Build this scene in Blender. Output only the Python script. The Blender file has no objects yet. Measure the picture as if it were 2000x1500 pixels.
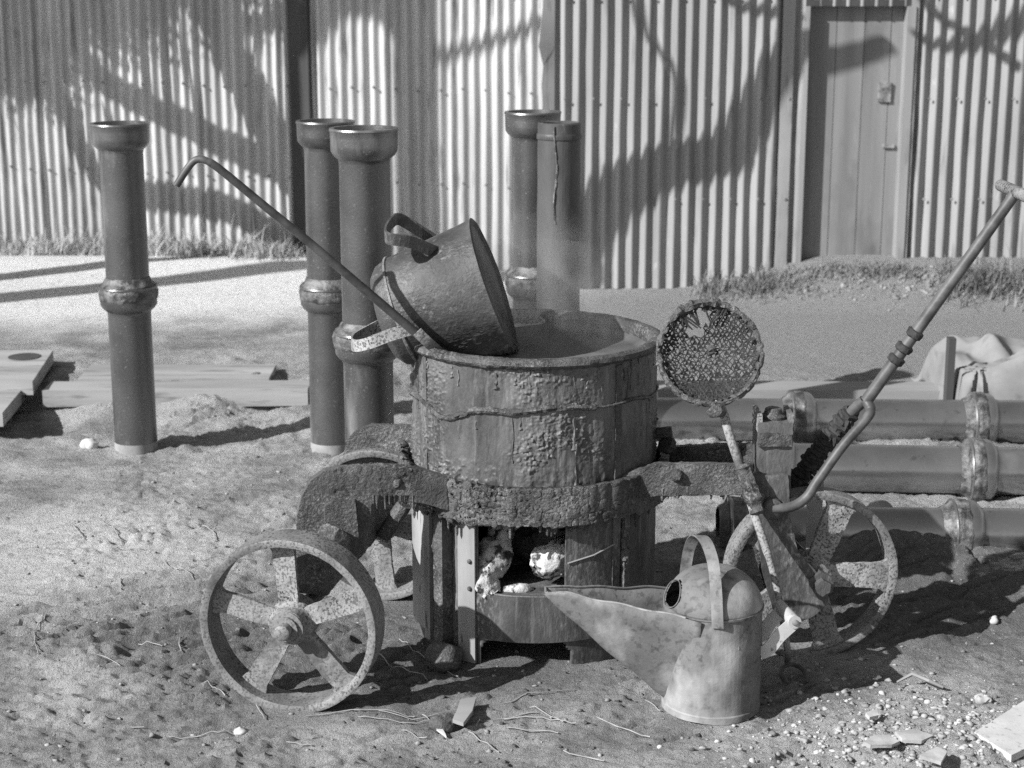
import bpy, bmesh, math, random
import numpy as np
from mathutils import Vector, Matrix
random.seed(7)
rng = np.random.default_rng(11)
R_ = math.radians
SC = bpy.context.scene
COL = SC.collection

# ------------------------------------------------------------------ camera
CAM_H, FPX, PITCH = 1.9, 3400.0, R_(13.4)
cam = bpy.data.cameras.new('camera'); camo = bpy.data.objects.new('camera', cam); COL.objects.link(camo)
camo.location = (0, 0, CAM_H); camo.rotation_euler = (R_(90) - PITCH, 0, 0)
cam.sensor_width = 36; cam.lens = 36 * FPX / 2000; cam.clip_end = 500; cam.clip_start = 0.05
cam.dof.use_dof = True; cam.dof.focus_distance = 4.75; cam.dof.aperture_fstop = 5.0
SC.camera = camo
# ------------------------------------------------------------------ light
SUN_AZ, SUN_EL = R_(33), R_(33)        # light travels towards +x (right) and +y (away)
SDIR = Vector((math.cos(SUN_EL) * math.cos(SUN_AZ), math.cos(SUN_EL) * math.sin(SUN_AZ), -math.sin(SUN_EL)))
w = bpy.data.worlds.new('World'); SC.world = w; w.use_nodes = True
nt = w.node_tree; bg = nt.nodes['Background']
sky = nt.nodes.new('ShaderNodeTexSky'); sky.sky_type = 'NISHITA'; sky.sun_disc = False
sky.sun_elevation = SUN_EL; sky.sun_rotation = math.atan2(-SDIR.x, -SDIR.y)
bw = nt.nodes.new('ShaderNodeRGBToBW')
nt.links.new(sky.outputs[0], bw.inputs[0]); nt.links.new(bw.outputs[0], bg.inputs[0])
bg.inputs[1].default_value = 0.085
sl = bpy.data.lights.new('sun', 'SUN'); sl.energy = 5.0; sl.angle = R_(0.55); sl.color = (1, 1, 1)
so = bpy.data.objects.new('sun', sl); COL.objects.link(so); so.location = (-8, -5, 10)
so.rotation_euler = SDIR.to_track_quat('-Z', 'Y').to_euler()
SC.view_settings.view_transform = 'Standard'; SC.view_settings.look = 'None'
SC.view_settings.exposure = 0.56; SC.view_settings.gamma = 1
SC.cycles.use_denoising = False
SC.cycles.max_bounces = 6; SC.cycles.volume_bounces = 0
SC.cycles.volume_step_rate = 2.0

# ------------------------------------------------------------------ measuring helpers (photo pixel -> place)
CT, ST = math.cos(PITCH), math.sin(PITCH)
def ray(u, v):
    a = (u - 1000) / FPX; b = (750 - v) / FPX
    return Vector((a, CT + b * ST, -ST + b * CT))
def aty(u, v, Y):
    d = ray(u, v); k = Y / d.y
    return Vector((d.x * k, Y, CAM_H + d.z * k))
def atz(u, v, z=0.0):
    d = ray(u, v); k = (z - CAM_H) / d.z
    return Vector((d.x * k, d.y * k, z))
def atpl(u, v, p, n):
    d = ray(u, v); o = Vector((0, 0, CAM_H)); k = (Vector(p) - o).dot(n) / d.dot(n)
    return o + d * k

# ------------------------------------------------------------------ numpy noise
def _h(ix, iy, iz, seed):
    n = (ix.astype(np.int64) * 374761393 + iy.astype(np.int64) * 668265263 + iz.astype(np.int64) * 2147483647 + seed * 144665) & 0xffffffff
    n = ((n ^ (n >> 13)) * 1274126177) & 0xffffffff
    n = ((n ^ (n >> 16)) * 2246822519) & 0xffffffff
    n = n ^ (n >> 15)
    return (n & 0xffffff) / float(0xffffff)
def vnoise(p, seed=0):
    i = np.floor(p); f = p - i; f = f * f * (3 - 2 * f)
    x, y, z = i[:, 0], i[:, 1], i[:, 2]; r = 0
    for a in (0, 1):
        for b in (0, 1):
            for c in (0, 1):
                wt = (f[:, 0] if a else 1 - f[:, 0]) * (f[:, 1] if b else 1 - f[:, 1]) * (f[:, 2] if c else 1 - f[:, 2])
                r = r + wt * _h(x + a, y + b, z + c, seed)
    return r * 2 - 1
def fbm(p, octv=4, seed=0, gain=.5):
    r = 0; a = 1; t = 0
    for o in range(octv):
        r = r + a * vnoise(p * (2 ** o) + 17.3 * o, seed + o); t += a; a *= gain
    return r / t
def sstep(a, b, x):
    t = np.clip((x - a) / (b - a), 0, 1); return t * t * (3 - 2 * t)
def popcorn(p, size, seed=0):
    """cellular lumps 0..1"""
    q = p / size; i = np.floor(q); best = np.full(len(q), 9.0)
    for dx in (-1, 0, 1):
        for dy in (-1, 0, 1):
            for dz in (-1, 0, 1):
                c = i + np.array([dx, dy, dz])
                jx = _h(c[:, 0], c[:, 1], c[:, 2], seed); jy = _h(c[:, 0], c[:, 1], c[:, 2], seed + 5); jz = _h(c[:, 0], c[:, 1], c[:, 2], seed + 9)
                d = np.sqrt((c[:, 0] + jx - q[:, 0]) ** 2 + (c[:, 1] + jy - q[:, 1]) ** 2 + (c[:, 2] + jz - q[:, 2]) ** 2)
                best = np.minimum(best, d)
    return np.clip(1 - best, 0, 1)

# ------------------------------------------------------------------ materials
def ramp(nt, src, stops):
    r = nt.nodes.new('ShaderNodeValToRGB'); e = r.color_ramp.elements
    while len(e) < len(stops): e.new(0.5)
    for k, (p, c) in enumerate(stops):
        e[k].position = p; e[k].color = (c, c, c, 1)
    nt.links.new(src, r.inputs[0]); return r.outputs[0]
def noise_node(nt, vec, scale, detail=4, rough=.55, dist=0.0):
    n = nt.nodes.new('ShaderNodeTexNoise'); n.inputs['Scale'].default_value = scale; n.inputs['Detail'].default_value = detail
    n.inputs['Roughness'].default_value = rough; n.inputs['Distortion'].default_value = dist
    nt.links.new(vec, n.inputs['Vector']); return n.outputs[0]
def mapping(nt, scale, coord='Object'):
    tc = nt.nodes.new('ShaderNodeTexCoord'); m = nt.nodes.new('ShaderNodeMapping')
    m.inputs['Scale'].default_value = scale
    oi = nt.nodes.new('ShaderNodeObjectInfo'); mu = nt.nodes.new('ShaderNodeMath'); mu.operation = 'MULTIPLY'; mu.inputs[1].default_value = 23.0
    nt.links.new(oi.outputs['Random'], mu.inputs[0])
    nt.links.new(mu.outputs[0], m.inputs['Location'])
    nt.links.new(tc.outputs[coord], m.inputs[0]); return m.outputs[0]
def mixc(nt, fac, a, b):
    m = nt.nodes.new('ShaderNodeMix'); m.data_type = 'FLOAT'
    nt.links.new(fac, m.inputs[0])
    for s, k in ((a, 2), (b, 3)):
        if isinstance(s, (int, float)): m.inputs[k].default_value = s
        else: nt.links.new(s, m.inputs[k])
    return m.outputs[0]
MATS = {}
def material(name, c0, c1, scale=20, rough=.6, stretch=(1, 1, 1), spots=None, bump=.3, bscale=60, bdist=.004, spec=.4, metal=0.0, streak=None, rvar=0.0, lo=.35, hi=.65, smask=None, ior=1.5, sfloor=.08):
    m = bpy.data.materials.new(name); m.use_nodes = True; nt = m.node_tree
    b = nt.nodes['Principled BSDF']
    vec = mapping(nt, stretch)
    f = ramp(nt, noise_node(nt, vec, scale, 5), [(lo, 0), (hi, 1)])
    col = mixc(nt, f, c0, c1)
    if spots:                       # (value, scale, threshold lo, hi)
        s = ramp(nt, noise_node(nt, vec, spots[1], 4, .6), [(spots[2], 0), (spots[3], 1)])
        if smask:                   # speckle comes in patches only
            k = ramp(nt, noise_node(nt, vec, smask, 4, .6), [(.45, sfloor), (.66, 1)]); mm = nt.nodes.new('ShaderNodeMath'); mm.operation = 'MULTIPLY'
            nt.links.new(s, mm.inputs[0]); nt.links.new(k, mm.inputs[1]); s = mm.outputs[0]
        col = mixc(nt, s, col, spots[0])
    if streak:                      # (value, scale, lo, hi, stretch)
        v2 = mapping(nt, streak[4])
        s = ramp(nt, noise_node(nt, v2, streak[1], 4, .6), [(streak[2], 0), (streak[3], 1)])
        col = mixc(nt, s, col, streak[0])
    nt.links.new(col, b.inputs['Base Color'])
    if rvar:
        rr = ramp(nt, noise_node(nt, vec, scale * .7, 3), [(.3, max(.05, rough - rvar)), (.7, min(1, rough + rvar))])
        nt.links.new(rr, b.inputs['Roughness'])
    else: b.inputs['Roughness'].default_value = rough
    b.inputs['Specular IOR Level'].default_value = spec; b.inputs['Metallic'].default_value = metal; b.inputs['IOR'].default_value = ior
    if bump:
        bn = nt.nodes.new('ShaderNodeBump'); bn.inputs['Strength'].default_value = bump; bn.inputs['Distance'].default_value = bdist
        nt.links.new(noise_node(nt, vec, bscale, 6, .65), bn.inputs['Height']); nt.links.new(bn.outputs[0], b.inputs['Normal'])
    MATS[name] = m; return m
material('tar', .03, .10, 12, .52, spots=(.28, 120, .48, .68), smask=9, bump=1.0, bscale=120, bdist=.007, spec=.55, rvar=.18)
material('tar_plain', .035, .11, 7, .52, stretch=(1, 1, .45), spots=(.24, 110, .50, .70), smask=6, bump=.7, bscale=95, bdist=.004, spec=.55, rvar=.15, streak=(.16, 34, .58, .74, (1, 1, .08)))
material('tar_wet', .10, .16, 6, .55, bump=.25, bscale=45, bdist=.004, spec=.5)
material('dusty_steel', .2, .38, 10, .7, spots=(.025, 140, .5, .58), smask=9, sfloor=.6, bump=.8, bscale=80, bdist=.004, streak=(.1, 5, .52, .66, (1, 1, 1)))
material('rim_steel', .14, .28, 8, .55, spots=(.03, 130, .5, .6), smask=7, sfloor=.5, bump=.7, bscale=90, bdist=.003, spec=.5, streak=(.08, 4, .55, .7, (1, 1, 1)))
material('bare_steel', .2, .36, 8, .5, stretch=(1, 1, .25), spots=(.05, 40, .62, .72), bump=.25, bscale=60, bdist=.002)
material('rod_steel', .05, .11, 20, .5, bump=.3, bscale=80, bdist=.002)
material('galv', .11, .18, 7, .6, spots=(.045, 55, .5, .62), smask=6, sfloor=.35, bump=.5, bscale=60, bdist=.003, spec=.4, streak=(.36, 5, .53, .70, (1, 1, .6)))
material('galv_grip', .35, .5, 12, .5, spots=(.12, 60, .62, .72), bump=.15)
material('zinc', .30, .50, 4, .55, stretch=(1, 1, .12), spots=(.11, 16, .56, .74), bump=.2, bscale=30, bdist=.002, spec=.4, streak=(.18, 8, .57, .74, (1, 1, .05)))
material('zinc_dull', .21, .30, 5, .55, stretch=(1, 1, .12), spots=(.10, 16, .58, .78), bump=.2, bscale=30, bdist=.002, spec=.4, streak=(.34, 14, .66, .75, (1, 1, .5)))
material('door_paint', .16, .25, 7, .55, stretch=(1, 1, .06), spots=(.30, 40, .64, .74), bump=.3, bscale=50, bdist=.002, streak=(.12, 3, .55, .72, (1, 1, .4)))
material('post_wood', .035, .06, 9, .8, stretch=(1, 1, .1), bump=.4)
material('pipe_glaze', .03, .06, 5, .34, spots=(.2, 110, .62, .75), bump=.4, bscale=120, bdist=.002, spec=.9, ior=1.75, rvar=.07, streak=(.19, 7, .57, .76, (1, 1, .25)))
material('pipe_bare', .2, .32, 14, .75, bump=.3)
material('pipe_tarred', .045, .085, 7, .5, stretch=(1, 1, .3), spots=(.14, 40, .66, .72), bump=.5, bscale=50, bdist=.004, spec=.5)
material('joint_mortar', .06, .20, 20, .48, bump=.8, bscale=60, bdist=.008, spots=(.03, 22, .44, .64), spec=.6)
material('timber_pale', .24, .36, 6, .8, stretch=(.12, 1, 1), spots=(.12, 26, .56, .74), bump=.5, bscale=40, bdist=.003)
material('timber_grey', .2, .3, 6, .8, stretch=(.15, 1, 1), bump=.3, bscale=40, bdist=.002)
material('canvas', .2, .27, 5, .95, spots=(.14, 12, .58, .75), bump=.3, bscale=160, bdist=.001, spec=.1)
material('bark', .08, .14, 12, .9, bump=.8, bscale=30, bdist=.01)
material('ash', .42, .7, 24, .9, spots=(.06, 34, .5, .6), bump=.9, bscale=60, bdist=.008, spec=.1)
material('ash_grey', .32, .6, 20, .9, spots=(.05, 30, .52, .6), bump=.9, bscale=55, bdist=.008, spec=.1)
material('charcoal', .04, .13, 18, .9, bump=.8, bscale=40, bdist=.008)
material('grass_dark', .1, .24, 3, .8, bump=0, spec=.2)
material('straw', .2, .34, 30, .7, bump=0)
material('chip', .4, .62, 12, .8, bump=.4, bscale=60, bdist=.003)
material('stone_pale', .3, .5, 14, .85, bump=.5, bscale=50, bdist=.004)
material('slab_pale', .44, .54, 10, .85, spots=(.3, 60, .58, .7), bump=.4, bscale=120, bdist=.002)
material('grass_dry', .26, .45, 3, .8, bump=0, spec=.2)
material('crumb_soil', .12, .36, 16, .95, bump=.6, bscale=90, bdist=.004, spec=.1)
material('crumb_pale', .16, .5, 22, .95, bump=.6, bscale=90, bdist=.004, spec=.1)
material('lock_iron', .08, .3, 30, .6, bump=.5, bscale=60, bdist=.003)
material('bucket_tar', .028, .085, 6, .5, spots=(.2, 60, .56, .7), smask=4, bump=.8, bscale=70, bdist=.005, spec=.5, rvar=.15)
material('rope', .02, .05, 60, .9, bump=.6, bscale=120, bdist=.004)

# ------------------------------------------------------------------ mesh helpers
ROOTLOC = {}
class MB:
    def __init__(s): s.v = []; s.f = []
    def add(s, vs, fs):
        o = len(s.v); s.v += [Vector(p) for p in vs]; s.f += [tuple(i + o for i in f) for f in fs]
    def box(s, c, size, rot=None):
        hx, hy, hz = (q / 2 for q in size); M = rot or Matrix.Identity(3); c = Vector(c)
        vs = [c + M @ Vector((x * hx, y * hy, z * hz)) for x in (-1, 1) for y in (-1, 1) for z in (-1, 1)]
        s.add(vs, [(0, 1, 3, 2), (4, 6, 7, 5), (0, 4, 5, 1), (2, 3, 7, 6), (0, 2, 6, 4), (1, 5, 7, 3)])
    def tube(s, path, rad, n=10, caps=True, jit=0.0):
        path = [Vector(p) for p in path]; m = len(path)
        if not hasattr(rad, '__len__'): rad = [rad] * m
        vs = []; prev = None
        for i, p in enumerate(path):
            t = (path[min(i + 1, m - 1)] - path[max(i - 1, 0)]).normalized()
            if prev is None:
                a = Vector((0, 0, 1)) if abs(t.z) < .9 else Vector((1, 0, 0)); x = t.cross(a).normalized()
            else:
                x = (prev - t * prev.dot(t)).normalized()
            prev = x; y = t.cross(x)
            for k in range(n):
                an = 2 * math.pi * k / n; r = rad[i] * (1 + jit * random.uniform(-1, 1))
                vs.append(p + (x * math.cos(an) + y * math.sin(an)) * r)
        fs = [(i * n + k, i * n + (k + 1) % n, (i + 1) * n + (k + 1) % n, (i + 1) * n + k) for i in range(m - 1) for k in range(n)]
        if caps: fs += [tuple(range(n))[::-1], tuple(range((m - 1) * n, m * n))]
        s.add(vs, fs)
    def lathe(s, prof, n=48, M=None, th0=0, th1=2 * math.pi, closed=False):
        """profile of (r, z); revolves about local z; M places it"""
        M = M or Matrix.Identity(4); full = abs(th1 - th0 - 2 * math.pi) < 1e-6; nn = n if full else n + 1
        vs = []
        for r, z in prof:
            for k in range(nn):
                t = th0 + (th1 - th0) * k / n; vs.append(M @ Vector((r * math.cos(t), r * math.sin(t), z)))
        fs = []; P = len(prof)
        for i in range(P if closed else P - 1):
            j = (i + 1) % P
            for k in range(n):
                k2 = (k + 1) % nn; fs.append((i * nn + k, i * nn + k2, j * nn + k2, j * nn + k))
        s.add(vs, fs)
        if not closed and full:
            o = len(s.v) - len(vs)
            if prof[0][0] > 1e-5: s.f.append(tuple(o + k for k in range(nn))[::-1])
            if prof[-1][0] > 1e-5: s.f.append(tuple(o + (P - 1) * nn + k for k in range(nn)))
    def plate(s, poly, n, th):
        """extruded polygon (list of points), thickness th along n, centred"""
        n = Vector(n).normalized(); a = [Vector(p) + n * th / 2 for p in poly]; b = [Vector(p) - n * th / 2 for p in poly]; m = len(poly)
        s.add(a + b, [tuple(range(m)), tuple(range(2 * m - 1, m - 1, -1))] + [(k, m + k, m + (k + 1) % m, (k + 1) % m) for k in range(m)])
    def rough(s, maxedge, amp, freq, seed=1, pop=0.0, psize=.014):
        bm = bmesh.new(); vv = [bm.verts.new(p) for p in s.v]
        for f in s.f:
            try: bm.faces.new([vv[i] for i in f])
            except ValueError: pass
        bmesh.ops.remove_doubles(bm, verts=bm.verts, dist=1e-5)
        bmesh.ops.recalc_face_normals(bm, faces=bm.faces)
        bmesh.ops.triangulate(bm, faces=bm.faces)
        for _ in range(8):
            es = [e for e in bm.edges if e.calc_length() > maxedge]
            if not es: break
            bmesh.ops.subdivide_edges(bm, edges=es, cuts=1)
            bmesh.ops.triangulate(bm, faces=bm.faces)
        bm.normal_update()
        P = np.array([v.co[:] for v in bm.verts]); N = np.array([v.normal[:] for v in bm.verts])
        d = fbm(P * freq, 4, seed) * amp
        if pop: d = d + (popcorn(P, psize, seed) - .35) * pop * sstep(-.15, .35, fbm(P * 9, 2, seed + 40))
        P = P + N * d[:, None]
        bm.verts.index_update(); s.f = [tuple(v.index for v in f.verts) for f in bm.faces]; s.v = [Vector(p) for p in P]
        bm.free(); return s
    def build(s, name, mat, parent=None, smooth=True, loc=None):
        off = ROOTLOC.get(parent, Vector((0, 0, 0))) if parent is not None else (Vector(loc) if loc is not None else Vector((0, 0, 0)))
        me = bpy.data.meshes.new(name); me.from_pydata([tuple(p - off) for p in s.v], [], s.f); me.validate()
        return link(name, me, mat, parent, smooth, off)
def link(name, me, mat, parent=None, smooth=True, off=Vector((0, 0, 0))):
    bm = bmesh.new(); bm.from_mesh(me); bmesh.ops.recalc_face_normals(bm, faces=bm.faces); bm.to_mesh(me); bm.free()
    if smooth:
        me.polygons.foreach_set('use_smooth', [True] * len(me.polygons))
        try: me.set_sharp_from_angle(angle=R_(42))
        except Exception: pass
    me.materials.append(MATS[mat] if isinstance(mat, str) else mat)
    o = bpy.data.objects.new(name, me); COL.objects.link(o)
    if parent is not None: o.parent = parent; ROOTLOC[o] = ROOTLOC[parent]
    else: o.location = off; ROOTLOC[o] = Vector(off)
    return o
def thing(name, label, cat, loc=(0, 0, 0), group=None):
    o = bpy.data.objects.new(name, None); COL.objects.link(o); o.location = loc; o.empty_display_size = .1
    ROOTLOC[o] = Vector(loc); o['label'] = label; o['category'] = cat
    if group: o['group'] = group
    return o
def tag(o, label, cat, group=None, kind=None):
    o['label'] = label; o['category'] = cat
    if group: o['group'] = group
    if kind: o['kind'] = kind
    return o
def struct(o): o['kind'] = 'structure'; return o
def npmesh(name, V, F):
    me = bpy.data.meshes.new(name); V = np.asarray(V, dtype=np.float32); F = np.asarray(F, dtype=np.int32)
    me.vertices.add(len(V)); me.vertices.foreach_set('co', V.ravel())
    k = F.shape[1]; me.loops.add(F.size); me.loops.foreach_set('vertex_index', F.ravel())
    me.polygons.add(len(F)); me.polygons.foreach_set('loop_start', np.arange(0, F.size, k, dtype=np.int32))
    me.update(calc_edges=True); me.validate(); return me
def gridfaces(nr, nc, wrap=False):
    r = np.arange(nr - 1)[:, None]; c = np.arange(nc if wrap else nc - 1)[None, :]; c2 = (c + 1) % nc
    return np.stack([r * nc + c, r * nc + c2, (r + 1) * nc + c2, (r + 1) * nc + c], -1).reshape(-1, 4)
def smooth_path(pts, n=8):
    """Catmull-Rom through points"""
    pts = [Vector(p) for p in pts]; out = []
    for i in range(len(pts) - 1):
        p0 = pts[max(i - 1, 0)]; p1 = pts[i]; p2 = pts[i + 1]; p3 = pts[min(i + 2, len(pts) - 1)]
        for k in range(n):
            t = k / n
            out.append(.5 * ((2 * p1) + (p2 - p0) * t + (2 * p0 - 5 * p1 + 4 * p2 - p3) * t * t + (3 * p1 - p0 - 3 * p2 + p3) * t ** 3))
    out.append(pts[-1]); return out
def axis_matrix(loc, zdir, xhint=(0, 0, 1)):
    z = Vector(zdir).normalized(); x = Vector(xhint); x = (x - z * x.dot(z)).normalized(); y = z.cross(x)
    return Matrix(((x.x, y.x, z.x, loc[0]), (x.y, y.y, z.y, loc[1]), (x.z, y.z, z.z, loc[2]), (0, 0, 0, 1)))

# ================================================================== THE SETTING
# ------------------------------------------------------------------ ground
def ground_base(x, y):
    """large shape of the yard"""
    h = np.zeros_like(x)
    h = h + .20 * sstep(9.6, 10.6, y) * sstep(.9, 2.0, x)                       # bank below the door
    h = h + .05 * sstep(10.3, 11.3, y) * sstep(-.8, -1.6, x)
    # low bank of dug soil behind the left hand pipe
    wob = .12 * np.sin(x * 5.1) + .07 * np.sin(x * 11.3 + 1)
    h = h + .07 * sstep(7.25 + wob, 7.6 + wob, y) * sstep(-.3, -.8, x)
    h = h - .05 * sstep(7.55, 7.3, y) * sstep(6.9, 7.2, y) * sstep(-1.2, -1.7, x)
    # spoil by the lowest laid pipe
    h = h + .10 * np.exp(-(((x - 1.28) / .42) ** 2 + ((y - 5.55) / .22) ** 2))
    h = h + .09 * np.exp(-(((x - 1.85) / .25) ** 2 + ((y - 5.05) / .22) ** 2))
    h = h + .03 * np.exp(-(((x + .9) / .8) ** 2 + ((y - 6.1) / .5) ** 2))
    p3 = np.stack([x, y, x * 0], 1); h = h + (.035 * fbm(p3 * 5, 4, 55, .6) + .03 * (popcorn(p3, .09, 56) - .3) * sstep(-.2, .3, fbm(p3 * 3, 2, 57))) * sstep(6.3, 6.9, y) * sstep(8.7, 7.9, y)   # dug earth
    # rubble heap in the near right corner
    h = h + .035 * np.exp(-(((x - 1.15) / .35) ** 2 + ((y - 3.95) / .3) ** 2))
    return h
def ground_h(x, y, fine=True):
    p = np.stack([x, y, np.zeros_like(x)], 1); h = ground_base(x, y)
    near = sstep(9.2, 7.0, y) * .85 + .15
    h = h + .026 * fbm(p * 1.7, 3, 3) * near
    q = p * np.array([7.0, 12.0, 1]) + fbm(p * 4, 2, 9)[:, None] * 1.3
    h = h + .011 * fbm(q, 4, 21, .6) * near
    ca, sa = math.cos(.5), math.sin(.5); rr_ = np.stack([(x * ca + y * sa) * 3.2, (-x * sa + y * ca) * 17, x * 0], 1) + fbm(p * 3, 2, 91)[:, None] * .8
    h = h - .022 * sstep(.62, .95, 1 - np.abs(fbm(rr_, 2, 93)) * 1.6) * sstep(-.1, .35, fbm(p * 1.6, 2, 95)) * near      # dragged ruts
    if fine:
        cl = popcorn(p * np.array([1, 1.25, 1]), .045, 31); m = sstep(-.05, .45, fbm(p * 2.3, 3, 77))
        m = np.maximum(m, .8 * np.exp(-(((x - 1.05) / .55) ** 2 + ((y - 4.0) / .45) ** 2)))
        h = h + .026 * (cl - .3) * m * near + .012 * (popcorn(p, .022, 37) - .3) * (.35 + .65 * m) * near
        h = h + .012 * fbm(p * 42, 4, 5, .72) * near
    # feet of the wheels and the boiler press in: keep it level there
    for cx, cy, rr in ((-.58, 4.28, .14), (-.41, 5.1, .14), (.84, 4.66, .14), (.065, 4.9, .40), (.53, 4.3, .17)):
        k = np.exp(-(((x - cx) ** 2 + (y - cy) ** 2) / rr ** 2) ** 2); h = h * (1 - k)
    return h
ys = [3.2]
while ys[-1] < 10.9: ys.append(ys[-1] + .0019 * ys[-1])
ys = np.array([-60, -25, -10, -3, 0, 1.5, 2.5] + ys + [11.2, 11.6, 12.2, 13.5, 17, 30, 80, 160], dtype=float)
xs = np.concatenate([[-150, -60, -25, -12, -7, -5], np.arange(-4, -1.5, .026), np.arange(-1.5, 1.55, .0105), np.arange(1.55, 4, .026), [5, 7, 12, 25, 60, 150]])
X, Y = np.meshgrid(xs, ys); x = X.ravel(); y = Y.ravel()
inner = sstep(3.0, 3.3, y) * sstep(11.6, 11.0, y) * sstep(4.6, 4.0, np.abs(x))
z = ground_h(x, y) * inner
ZG = z.reshape(len(ys), len(xs))
def gh(px, py):
    i = min(max(int(np.searchsorted(ys, py)) - 1, 0), len(ys) - 2); j = min(max(int(np.searchsorted(xs, px)) - 1, 0), len(xs) - 2)
    fy = (py - ys[i]) / (ys[i + 1] - ys[i]); fx = (px - xs[j]) / (xs[j + 1] - xs[j])
    return float((ZG[i, j] * (1 - fx) + ZG[i, j + 1] * fx) * (1 - fy) + (ZG[i + 1, j] * (1 - fx) + ZG[i + 1, j + 1] * fx) * fy)
me = npmesh('ground', np.stack([x, y, z], 1), gridfaces(len(ys), len(xs)))
gm = bpy.data.materials.new('soil'); gm.use_nodes = True; nt = gm.node_tree; b = nt.nodes['Principled BSDF']
tc = nt.nodes.new('ShaderNodeTexCoord'); OBJ = tc.outputs['Object']
def patch(cx, cy, sx, sy, hard=.35, warp=.5):
    """soft elliptical patch with a noisy edge, 1 inside"""
    m = nt.nodes.new('ShaderNodeMapping'); m.vector_type = 'POINT'
    m.inputs['Scale'].default_value = (1 / sx, 1 / sy, 0); m.inputs['Location'].default_value = (-cx / sx, -cy / sy, 0)
    nt.links.new(OBJ, m.inputs[0])
    ln = nt.nodes.new('ShaderNodeVectorMath'); ln.operation = 'LENGTH'; nt.links.new(m.outputs[0], ln.inputs[0])
    nz = noise_node(nt, OBJ, 2.6, 5, .6); a = nt.nodes.new('ShaderNodeMath'); a.operation = 'MULTIPLY_ADD'; a.inputs[1].default_value = warp * 2; a.inputs[2].default_value = -warp
    nt.links.new(nz, a.inputs[0]); s = nt.nodes.new('ShaderNodeMath'); s.operation = 'ADD'; nt.links.new(ln.outputs['Value'], s.inputs[0]); nt.links.new(a.outputs[0], s.inputs[1])
    r = nt.nodes.new('ShaderNodeMapRange'); r.interpolation_type = 'SMOOTHSTEP'; r.inputs['From Min'].default_value = 1 + hard; r.inputs['From Max'].default_value = 1 - hard
    nt.links.new(s.outputs[0], r.inputs['Value']); return r.outputs[0]
soil = mixc(nt, ramp(nt, noise_node(nt, OBJ, 3.0, 6, .65), [(.36, 0), (.64, 1)]), .21, .46)
col = mixc(nt, patch(-3.0, 10.7, 3.4, 1.65, .2, .25), soil, .75)          # pale sand in front of the left wall
col = mixc(nt, patch(2.9, 9.2, 3.1, 1.9, .2, .2), col, .27)              # darker ground on the right
col = mixc(nt, patch(-.35, 4.75, .75, .5, .5, .6), col, .18)            # tar-soaked soil round the boiler, with a trunk's cast shadow painted in
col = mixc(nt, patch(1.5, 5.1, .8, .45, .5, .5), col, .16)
col = mixc(nt, patch(1.05, 3.9, .55, .35, .5, .5), col, .42)             # lime and chippings
col = mixc(nt, patch(-1.6, 5.5, .55, .5, .5, .5), col, .55)
col = mixc(nt, patch(-1.0, 7.15, .4, .22, .5, .4), col, .42)
spk = ramp(nt, noise_node(nt, OBJ, 60, 6, .75), [(.56, 0), (.70, .9)]); col = mixc(nt, spk, col, .42)
dk = ramp(nt, noise_node(nt, OBJ, 34, 6, .75), [(.54, 0), (.68, .7)]); col = mixc(nt, dk, col, .07)
fib = nt.nodes.new('ShaderNodeMapping'); fib.inputs['Scale'].default_value = (9, 60, 1); fib.inputs['Rotation'].default_value = (0, 0, .5); nt.links.new(OBJ, fib.inputs[0])
fb = ramp(nt, noise_node(nt, fib.outputs[0], 1, 4, .6, 1.5), [(.6, 0), (.72, .35)]); col = mixc(nt, fb, col, .06)
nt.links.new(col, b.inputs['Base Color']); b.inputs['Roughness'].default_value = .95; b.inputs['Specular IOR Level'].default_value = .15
bn = nt.nodes.new('ShaderNodeBump'); bn.inputs['Strength'].default_value = 1; bn.inputs['Distance'].default_value = .02
nt.links.new(noise_node(nt, OBJ, 90, 8, .75), bn.inputs['Height']); nt.links.new(bn.outputs[0], b.inputs['Normal'])
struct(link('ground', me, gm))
# ------------------------------------------------------------------ corrugated iron shed
WA = Vector((-4.45, 12.54, 0)); WB = Vector((.215, 11.065, 0))        # long left wall, slightly oblique
WT = (WB - WA).normalized(); WN = Vector((WT.y, -WT.x, 0))            # faces the yard
RY = 10.5                                                               # right wall stands forward, square to the camera
def wall_pt(u, v): return atpl(u, v, WA, WN) if u < 1062 else aty(u, v, RY)
shed = thing('corrugated_shed', 'long corrugated iron shed with plank door and mottled tree shadows', 'shed', (0, RY, 0))
PIT_L, PIT_R = .0762, .0835
def sheet_mesh(pitch, ncor, h, seed, amp=.0158):
    nx = int(ncor * 14) + 1; nz = 30; W = ncor * pitch
    gx = np.linspace(0, W, nx); gz = np.linspace(0, h, nz); XX, ZZ = np.meshgrid(gx, gz); xx = XX.ravel(); zz = ZZ.ravel()
    yy = -amp * np.cos(2 * math.pi * xx / pitch)
    P = np.stack([xx * 3, zz * 1.4, np.zeros_like(xx)], 1)
    yy = yy + .006 * fbm(P, 3, seed) + .004 * vnoise(np.stack([xx * 14, zz * 5, zz * 0], 1), seed + 3)
    xx2 = xx + .004 * fbm(P * 1.5, 2, seed + 8)
    edge = sstep(.12, 0, xx) + sstep(W - .12, W, xx)
    yy = yy - edge * .008 * np.clip(vnoise(np.stack([zz * 3.1, zz * 0 + seed, zz * 0], 1), seed + 2), 0, 1)
    return np.stack([xx2, yy, zz], 1), gridfaces(nz, nx)
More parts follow.
